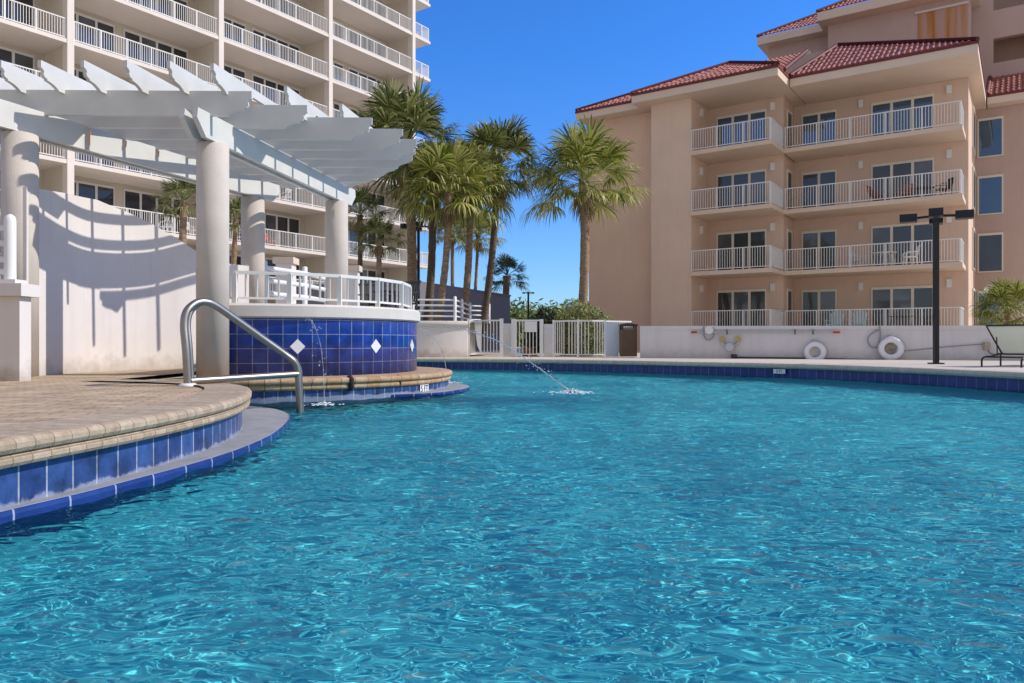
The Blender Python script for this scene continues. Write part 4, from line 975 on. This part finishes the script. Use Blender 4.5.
for b in (0.06, 0.6): part('back_strut', MB().tube([q(0.15, b, 0.21), q(0.12, b, 0.58)], 0.012, 6), 'bronze_metal', LC)

# ------------------------------------------------------------------ palms
def fan(mb, o, d, up, Lp, Lb, rnd, droop, nl=22, wid=0.05, spread=1.9):
    """one palmate leaf: stalk from o along d, then a fan of folded blades"""
    d = d.normalized(); sd = d.cross(up).normalized(); un = sd.cross(d)
    e = o + d * Lp + Vector((0, 0, -droop * Lp * 0.35)); m_ = o + d * Lp * 0.55 + Vector((0, 0, -droop * Lp * 0.06))
    w = 0.014
    mb.add([o + sd * w * 1.6, o - sd * w * 1.6, m_ - sd * w, m_ + sd * w, e - sd * w * .7, e + sd * w * .7], [(0, 1, 2, 3), (3, 2, 4, 5)])
    for k in range(nl):
        a = -spread + 2 * spread * (k + 0.5) / nl + rnd.uniform(-.06, .06)
        l = Lb * (0.62 + 0.38 * math.cos(a * 0.7)) * rnd.uniform(0.85, 1.1)
        v = d * math.cos(a) + sd * math.sin(a) + un * (0.10 - 0.22 * abs(math.sin(a)))
        v.normalize(); g = Vector((0, 0, -1)); pw = v.cross(un).normalized() * (wid * 0.5)
        dr = droop * rnd.uniform(0.6, 1.5)
        p1 = e + v * l * 0.45 + g * (dr * l * 0.10); p2 = e + v * l * 0.76 + g * (dr * l * 0.30); p3 = e + v * l * 0.93 + g * (dr * l * 0.70)
        lift = un * wid * 0.3
        mb.add([e, p1 + pw, p1 - pw, p1 + lift, p2 + pw * .75, p2 - pw * .75, p3], [(0, 1, 3), (0, 3, 2), (1, 4, 5, 3), (3, 5, 2), (4, 6, 5)] if False else [(0, 1, 2), (1, 4, 5, 2), (4, 6, 5)])
def crown_mesh(name, seed, mat, nleaf=40, low=-55, wid=0.026):
    """unit crown of radius about 1"""
    rnd = random.Random(seed); mb = MB()
    for i in range(nleaf):
        az = i * 2.39996 + rnd.uniform(-.3, .3); t = (i + 0.5) / nleaf
        el = R(82 - (82 - low) * t ** 0.85 + rnd.uniform(-8, 8))
        d = Vector((math.cos(az) * math.cos(el), math.sin(az) * math.cos(el), math.sin(el)))
        fan(mb, Vector((d.x * .06, d.y * .06, d.z * 0.06)), d, Vector((0, 0, 1)) if abs(d.z) < 0.95 else Vector((1, 0, 0)), rnd.uniform(0.40, 0.68), rnd.uniform(0.42, 0.58), rnd, 0.22 + 0.5 * t, 34, wid)
    return mb.mesh(name, mat)
def dead_mesh(name, seed):
    rnd = random.Random(seed); mb = MB()
    for i in range(9):
        az = i * 2.4; el = R(rnd.uniform(-78, -50)); d = Vector((math.cos(az) * math.cos(el), math.sin(az) * math.cos(el), math.sin(el)))
        fan(mb, Vector((0, 0, -0.04)), d, Vector((0, 0, 1)), rnd.uniform(0.2, .36), rnd.uniform(.25, .38), rnd, 1.3, 14, 0.04, 1.2)
    for i in range(26):   # old leaf bases under the crown
        az = i * 2.4; z = -0.02 - 0.16 * i / 26; r0 = 0.07
        mb.beam((r0 * math.cos(az), r0 * math.sin(az), z - .05), (r0 * 1.9 * math.cos(az), r0 * 1.9 * math.sin(az), z + .06), 0.05, 0.015)
    return mb.mesh(name, 'palm_dead')
CROWNS = {}
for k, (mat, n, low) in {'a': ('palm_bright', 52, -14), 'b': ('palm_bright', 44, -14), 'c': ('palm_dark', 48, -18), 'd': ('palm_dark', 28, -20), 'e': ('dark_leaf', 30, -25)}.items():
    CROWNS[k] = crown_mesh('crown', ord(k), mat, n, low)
DEAD = dead_mesh('dead_fronds', 4)
def palm(px, D, cx, cyy, rpx, tw, kind, label, z0=ZF, trunk='trunk', rot=0.0, dead=True, group='palms around the pool'):
    """trunk foot at picture column px, crown centred on cx, cyy with radius rpx, all at distance D"""
    x = PX(px, D); c = Vector((PX(cx, D), D, PZ(cyy, D))); r = rpx / F * D; ctr = c - Vector((0, 0, 0.36 * r)); r *= 1.06; tw *= 0.86
    t = thing('palm_tree', label, 'palm tree', (x, D, z0), 0, group)
    rnd = random.Random(int(px * 7)); f = Vector((x, D, z0)); rad = tw / F * D / 2; n = 26; pts = []; rds = []
    for i in range(n + 1):
        s = i / n; p = f.lerp(ctr, s); p.x += 0.12 * r * math.sin(s * PI) * rnd.choice((1,)) * (0.4 if px % 2 else -0.4)
        pts.append(p); rds.append(rad * (1.12 - 0.2 * s + 0.06 * (i % 2) + rnd.uniform(-.05, .05) + (0.35 * (1 - s * 8) if s < 0.125 else 0) + (0.25 if s > 0.93 else 0)))
    part('trunk', MB().tube(pts, rad, 12, True, rds), trunk, t)
    for nm, me_ in (('crown', CROWNS[kind]),) + ((('dead_fronds', DEAD),) if dead else ()):
        o = bpy.data.objects.new(nm, me_); col.objects.link(o); o.parent = t; o.location = ctr - Vector((x, D, z0)); k_ = r if nm == 'crown' else r * 0.62; o.scale = (k_, k_, k_); o.rotation_euler = (0, 0, rot)
    return t
palm(579, 26, 584, 162, 57, 10, 'a', 'tall palm with shaggy gray green fronds standing alone before the salmon building', rot=0.4)
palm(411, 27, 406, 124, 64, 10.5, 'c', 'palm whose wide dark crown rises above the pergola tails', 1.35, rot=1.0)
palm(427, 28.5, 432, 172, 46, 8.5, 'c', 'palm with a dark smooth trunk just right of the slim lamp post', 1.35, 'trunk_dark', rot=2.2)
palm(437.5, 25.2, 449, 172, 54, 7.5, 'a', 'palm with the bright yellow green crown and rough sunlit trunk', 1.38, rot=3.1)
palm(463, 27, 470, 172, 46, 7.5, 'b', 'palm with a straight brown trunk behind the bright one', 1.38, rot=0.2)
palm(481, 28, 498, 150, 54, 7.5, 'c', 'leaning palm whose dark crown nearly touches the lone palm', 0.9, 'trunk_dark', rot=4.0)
palm(450.5, 48, 452, 224, 22, 4.2, 'b', 'slim distant palm seen between two near trunks', rot=1.0)
palm(469.5, 50, 478, 226, 26, 3.6, 'b', 'slim distant palm with a low spreading crown beside the leaning trunk', rot=5.0)
palm(375, 25, 379, 230, 27, 6, 'd', 'short palm with a small crown in front of the tower balconies', rot=2.5)
palm(356.5, 29, 360, 204, 30, 5.5, 'd', 'slender palm right behind the farthest pergola column', rot=0.6, trunk='trunk_dark')
palm(184, 20, 184, 190, 32, 8.0, 'd', 'palm growing behind the curved wall between two pergola columns', 1.2, rot=3.3, dead=False)
palm(232, 24, 236, 210, 24, 6, 'd', 'dark little palm half hidden behind the pergola column', rot=1.3, dead=False)
palm(506, 60, 507, 268, 22, 8, 'e', 'stout dark palm on the skyline above the gray building', rot=2.0, dead=False, trunk='trunk_dark')
palm(1008, 23.5, 1008, 300, 34, 6, 'a', 'low bushy palm behind the deck wall at the right edge', rot=0.9, dead=False)

# shrubs and the distant green
def leafy(mb, c, rad, n, size, seed, flat=0.0):
    rnd = random.Random(seed)
    for i in range(n):
        v = Vector((rnd.gauss(0, 1), rnd.gauss(0, 1), rnd.gauss(0, 1))).normalized(); rr = (rnd.random() ** 0.25)
        lump = 1 + 0.06 * math.sin(v.x * 7 + seed) * math.sin(v.y * 6) + 0.08 * math.sin(v.z * 9 + v.x * 5)
        p = Vector((c[0] + v.x * rad[0] * rr * lump, c[1] + v.y * rad[1] * rr * lump, c[2] + v.z * rad[2] * rr * lump))
        if p.z < c[2] - rad[2] * 0.98: continue
        a = Vector((rnd.gauss(0, 1), rnd.gauss(0, 1), rnd.gauss(0.4, 0.8))).normalized(); b = a.orthogonal().normalized(); s = size * rnd.uniform(.6, 1.3)
        mb.add([p - a * s, p + b * s * .38, p + a * s, p - b * s * .38], [(0, 1, 2, 3)])
SH = thing('shrub', 'rounded variegated yellow green shrub behind the bowed picket fence', 'shrub', (PX(583, 25), 25, ZF))
m = MB(); leafy(m, (PX(583, 25), 25, 1.05), (1.06, 0.95, 1.02), 13000, 0.05, 2); part('foliage', m, 'shrub_leaf', SH)
m = MB(); rd = random.Random(1)
for i in range(7):
    a = i * 0.9; x = PX(583, 25); m.tube([(x + .1 * math.cos(a), 25 + .1 * math.sin(a), ZF), (x + .5 * math.cos(a), 25 + .5 * math.sin(a), 1.0), (x + .8 * math.cos(a), 25 + .7 * math.sin(a), 1.6)], 0.02, 6)
part('stem', m, 'trunk_dark', SH)
SH2 = thing('shrub', 'dark shrub between the sign gate and the dunes', 'shrub', (PX(547, 32), 32, ZF))
m = MB(); leafy(m, (PX(547, 32), 32, 1.1), (0.85, 0.8, 1.1), 2600, 0.12, 6); part('foliage', m, 'dark_leaf', SH2)
m = MB(); rd = random.Random(9)
for i in range(46):
    px = 490 + 150 * rd.random(); D = rd.uniform(66, 84); leafy(m, (PX(px, D), D, rd.uniform(1.5, 2.1)), (3.4, 3.0, rd.uniform(2.0, 2.9)), 700, 0.26, i)
o = bpy.data.objects.new('dune_scrub', m.mesh('dune_scrub', 'scrub_leaf')); col.objects.link(o); o['kind'] = 'stuff'
o['label'] = 'green dune scrub beyond the gates'; o['category'] = 'scrub'

# clay coloured leaf litter / rocks seen through the sign gate
m = MB(); rd = random.Random(12)
for i in range(26): m.ball((PX(rd.uniform(524, 536), 24.8), 24.8 + rd.uniform(-.2, .2), ZF + rd.uniform(.02, .28)), rd.uniform(.05, .11), 8, (1, 1, .7))
solo('rock_pile', m, 'planter_clay', 'small heap of reddish stones seen through the sign gate', 'rocks', (PX(530, 24.8), 24.8, ZF))

# ------------------------------------------------------------------ furniture on balconies and terrace
def chair(name, label, cat, loc, rotz, mat, style='patio', group=None):
    """chair facing local -Y; built at the origin, then stood at loc"""
    t = bpy.data.objects.new(name, None); col.objects.link(t); t.location = loc; t.rotation_euler = (0, 0, rotz); BASE[t.name] = (0, 0, 0); tag(t, label, cat, group)
    if style == 'adirondack':
        m = MB()
        for i in range(6): m.beam((-.30, -.36 + .12 * i, .36 - .022 * i), (.30, -.36 + .12 * i, .36 - .022 * i), .10, .02)
        part('seat', m, mat, t); m = MB()
        for i in range(5):
            x = -.24 + .12 * i; h = 1.05 - .05 * abs(i - 2) ** 1.5; m.beam((x * .85, .24, .24), (x * 1.15, .52, h), .10, .02, (0, 1, 0))
        part('backrest', m, mat, t)
        for s in (-1, 1):
            part('arm', MB().beam((s * .36, -.42, .56), (s * .36, .40, .56), .14, .025), mat, t)
            part('leg', MB().beam((s * .34, -.38, 0), (s * .34, -.38, .545), .09, .03), mat, t)
            part('leg', MB().beam((s * .33, -.40, .33), (s * .33, .55, .03), .03, .11), mat, t)
    else:
        part('seat', MB().box(-.25, .25, -.25, .25, .40, .44), mat, t)
        m = MB()
        for i in range(6): m.beam((-.22 + .088 * i, .25, .46), (-.22 + .088 * i, .33, .88), .05, .02)
        m.beam((-.26, .335, .90), (.26, .335, .90), .05, .03, (0, 1, 0)); part('backrest', m, mat, t)
        for sx in (-1, 1):
            part('arm', MB().beam((sx * .27, -.22, .64), (sx * .27, .30, .66), .045, .03), mat, t)
            for sy in (-1, 1): part('leg', MB().beam((sx * .25, sy * .23, 0), (sx * .25, sy * .23, .63 if sy < 0 else .44), .035, .035), mat, t)
    return t
def table(name, label, loc, r, mat, h=0.72, umbrella=None):
    t = bpy.data.objects.new(name, None); col.objects.link(t); t.location = loc; BASE[t.name] = (0, 0, 0); tag(t, label, 'table')
    part('tabletop', MB().lathe([(0, h), (r, h), (r, h - .03), (0, h - .03)], 0, 0, 24), mat, t)
    for i in range(4):
        a = PI / 4 + i * PI / 2; part('leg', MB().beam((r * .7 * math.cos(a), r * .7 * math.sin(a), h - .03), (r * .85 * math.cos(a), r * .85 * math.sin(a), 0), .035, .035), mat, t)
    return t
AB = lambda a, b, z: tuple(Matrix.Rotation(-TH, 3, 'Z') @ Vector((a, b, z)))
g_ = slabs
chair('adirondack_chair', 'pale blue slatted adirondack chair on the ground floor balcony, left of the pair', 'chair', AB(-7.35, 38.2, g_[0] + .2), -TH, 'aqua_paint', 'adirondack', 'adirondack chairs')
chair('adirondack_chair', 'pale blue slatted adirondack chair on the ground floor balcony, nearer the patio table', 'chair', AB(-6.35, 38.2, g_[0] + .2), -TH, 'aqua_paint', 'adirondack', 'adirondack chairs')
table('patio_table', 'round dark patio table on the ground floor balcony', AB(-4.6, 38.5, g_[0] + .2), .55, 'bronze_metal')
chair('patio_chair', 'dark slatted patio chair at the ground floor balcony table', 'chair', AB(-3.6, 38.5, g_[0] + .2), -TH - 1.57, 'bronze_metal')
table('patio_table', 'round white patio table on the second floor balcony', AB(-5.3, 38.5, g_[1] + .2), .55, 'white_vinyl')
chair('patio_chair', 'white slatted patio chair right of the second floor white table', 'chair', AB(-4.2, 38.3, g_[1] + .2), -TH - 1.2, 'white_vinyl')
chair('patio_chair', 'pale blue patio chair left of the second floor white table', 'chair', AB(-6.4, 38.4, g_[1] + .2), -TH + 1.3, 'pale_blue_panel')
chair('patio_chair', 'rust brown patio chair on the left half of the third floor balcony group', 'chair', AB(-5.6, 38.4, g_[2] + .2), -TH + 1.3, 'rust_fabric')
chair('patio_chair', 'rust brown patio chair in the middle of the third floor balcony', 'chair', AB(-4.4, 38.6, g_[2] + .2), -TH, 'rust_fabric')
chair('patio_chair', 'dark patio chair at the right end of the third floor balcony', 'chair', AB(-2.9, 38.4, g_[2] + .2), -TH - 1.0, 'bronze_metal')
table('patio_table', 'round dark patio table on the third floor balcony', AB(-3.6, 38.2, g_[2] + .2), .4, 'bronze_metal', 0.55)
T90 = -TH - PI / 2
for k, (b, z, mat, lab) in enumerate([
    (28.6, 6.54, 'white_vinyl', 'white patio chair on the second tower balcony left of the red one'),
    (30.6, 6.54, 'red_fabric', 'red patio chair on a low tower balcony between the pergola columns'),
    (23.6, 6.54, 'white_vinyl', 'white patio chair on the low tower balcony left of the palm behind the curved wall'),
    (25.2, 6.54, 'white_vinyl', 'white patio chair on the low tower balcony right of the palm behind the curved wall'),
    (31.8, 9.48, 'white_vinyl', 'white patio chair on the tower balcony under the pergola beam end'),
    (37.2, 6.54, 'white_vinyl', 'white patio chair on the low tower balcony just right of the last pergola column'),
    (38.8, 6.54, 'white_vinyl', 'white patio chair on the low tower balcony left of the short palm')]):
    chair('patio_chair', lab, 'chair', AB(-39.3, b, z + .2), T90 + 3.6 * (k % 2), mat)
chair('patio_chair', 'dark terrace chair behind the fountain railing, nearest the last column', 'chair', (-3.1, 17.0, ZT), 0.6, 'bronze_metal')
chair('patio_chair', 'dark terrace chair behind the fountain railing, near its right end', 'chair', (-2.4, 16.2, ZT), -0.8, 'bronze_metal')
table('patio_table', 'round dark terrace table behind the fountain railing', (-2.75, 16.7, ZT), .35, 'bronze_metal')

# ------------------------------------------------------------------ water jets
def jet(ctrl, r0, r1, label, drops, seed, splash, sr):
    rnd = random.Random(seed); pts = smooth_path(ctrl, 8); n = len(pts)
    c = pts[-1]; t = thing('water_jet', label, 'water jet', (c.x, c.y, 0))
    m = MB(); rad = [(r0 + (r1 - r0) * i / n) * rnd.uniform(.55, 1.35) for i in range(n)]
    m.tube([p + Vector((rnd.uniform(-1, 1), rnd.uniform(-1, 1), rnd.uniform(-1, 1))) * r1 * .5 for p in pts], r0, 7, True, rad); part('stream', m, 'jet_water', t)
    m = MB()
    for i in range(drops):
        s = rnd.random() ** .6; p = pts[min(n - 1, int(s * n))]; m.ball(p + Vector((rnd.gauss(0, 1), rnd.gauss(0, 1), rnd.gauss(0, 1))) * (.02 + .05 * s), rnd.uniform(.004, .012), 6)
    part('droplets', m, 'jet_water', t)['kind'] = 'stuff'
    m = MB()
    for i in range(splash):
        a = rnd.random() * 2 * PI; q = abs(rnd.gauss(0, 1)); h = max(0, rnd.gauss(0.02, .05)) * math.exp(-q)
        m.ball((c.x + sr * q * math.cos(a) * 1.3, c.y + sr * q * math.sin(a), 0.006 + h * sr * 4), rnd.uniform(.004, .015), 6, (1.7, 1.7, .5))
    part('splash', m, 'foam', t)['kind'] = 'stuff'
jet([(-1.62, 12.3, 1.02), (-1.0, 12.15, 1.04), (-0.65, 12.0, .955), (-.19, 11.9, .79), (.27, 11.8, .49), (.6, 11.7, .25), (.92, 11.62, .01)],   .004, .013, 'long thin water jet arching from the fountain into mid pool', 110, 1, 420, .15)
jet([(-2.87, 10.36, 1.10), (-2.75, 10.2, 1.10), (-2.62, 10.0, .98), (-2.48, 9.75, .70), (-2.40, 9.55, .35), (-2.36, 9.45, .01)],   .003, .0055, 'thin water jet falling in front of the blue tiles', 36, 2, 130, .08)
jet([(-1.66, 12.8, 1.02), (-1.5, 13.2, .98), (-1.3, 13.8, .65), (-1.2, 14.3, .01)], .004, .008, 'thin water jet falling beside the right end of the fountain', 30, 3, 110, .13)
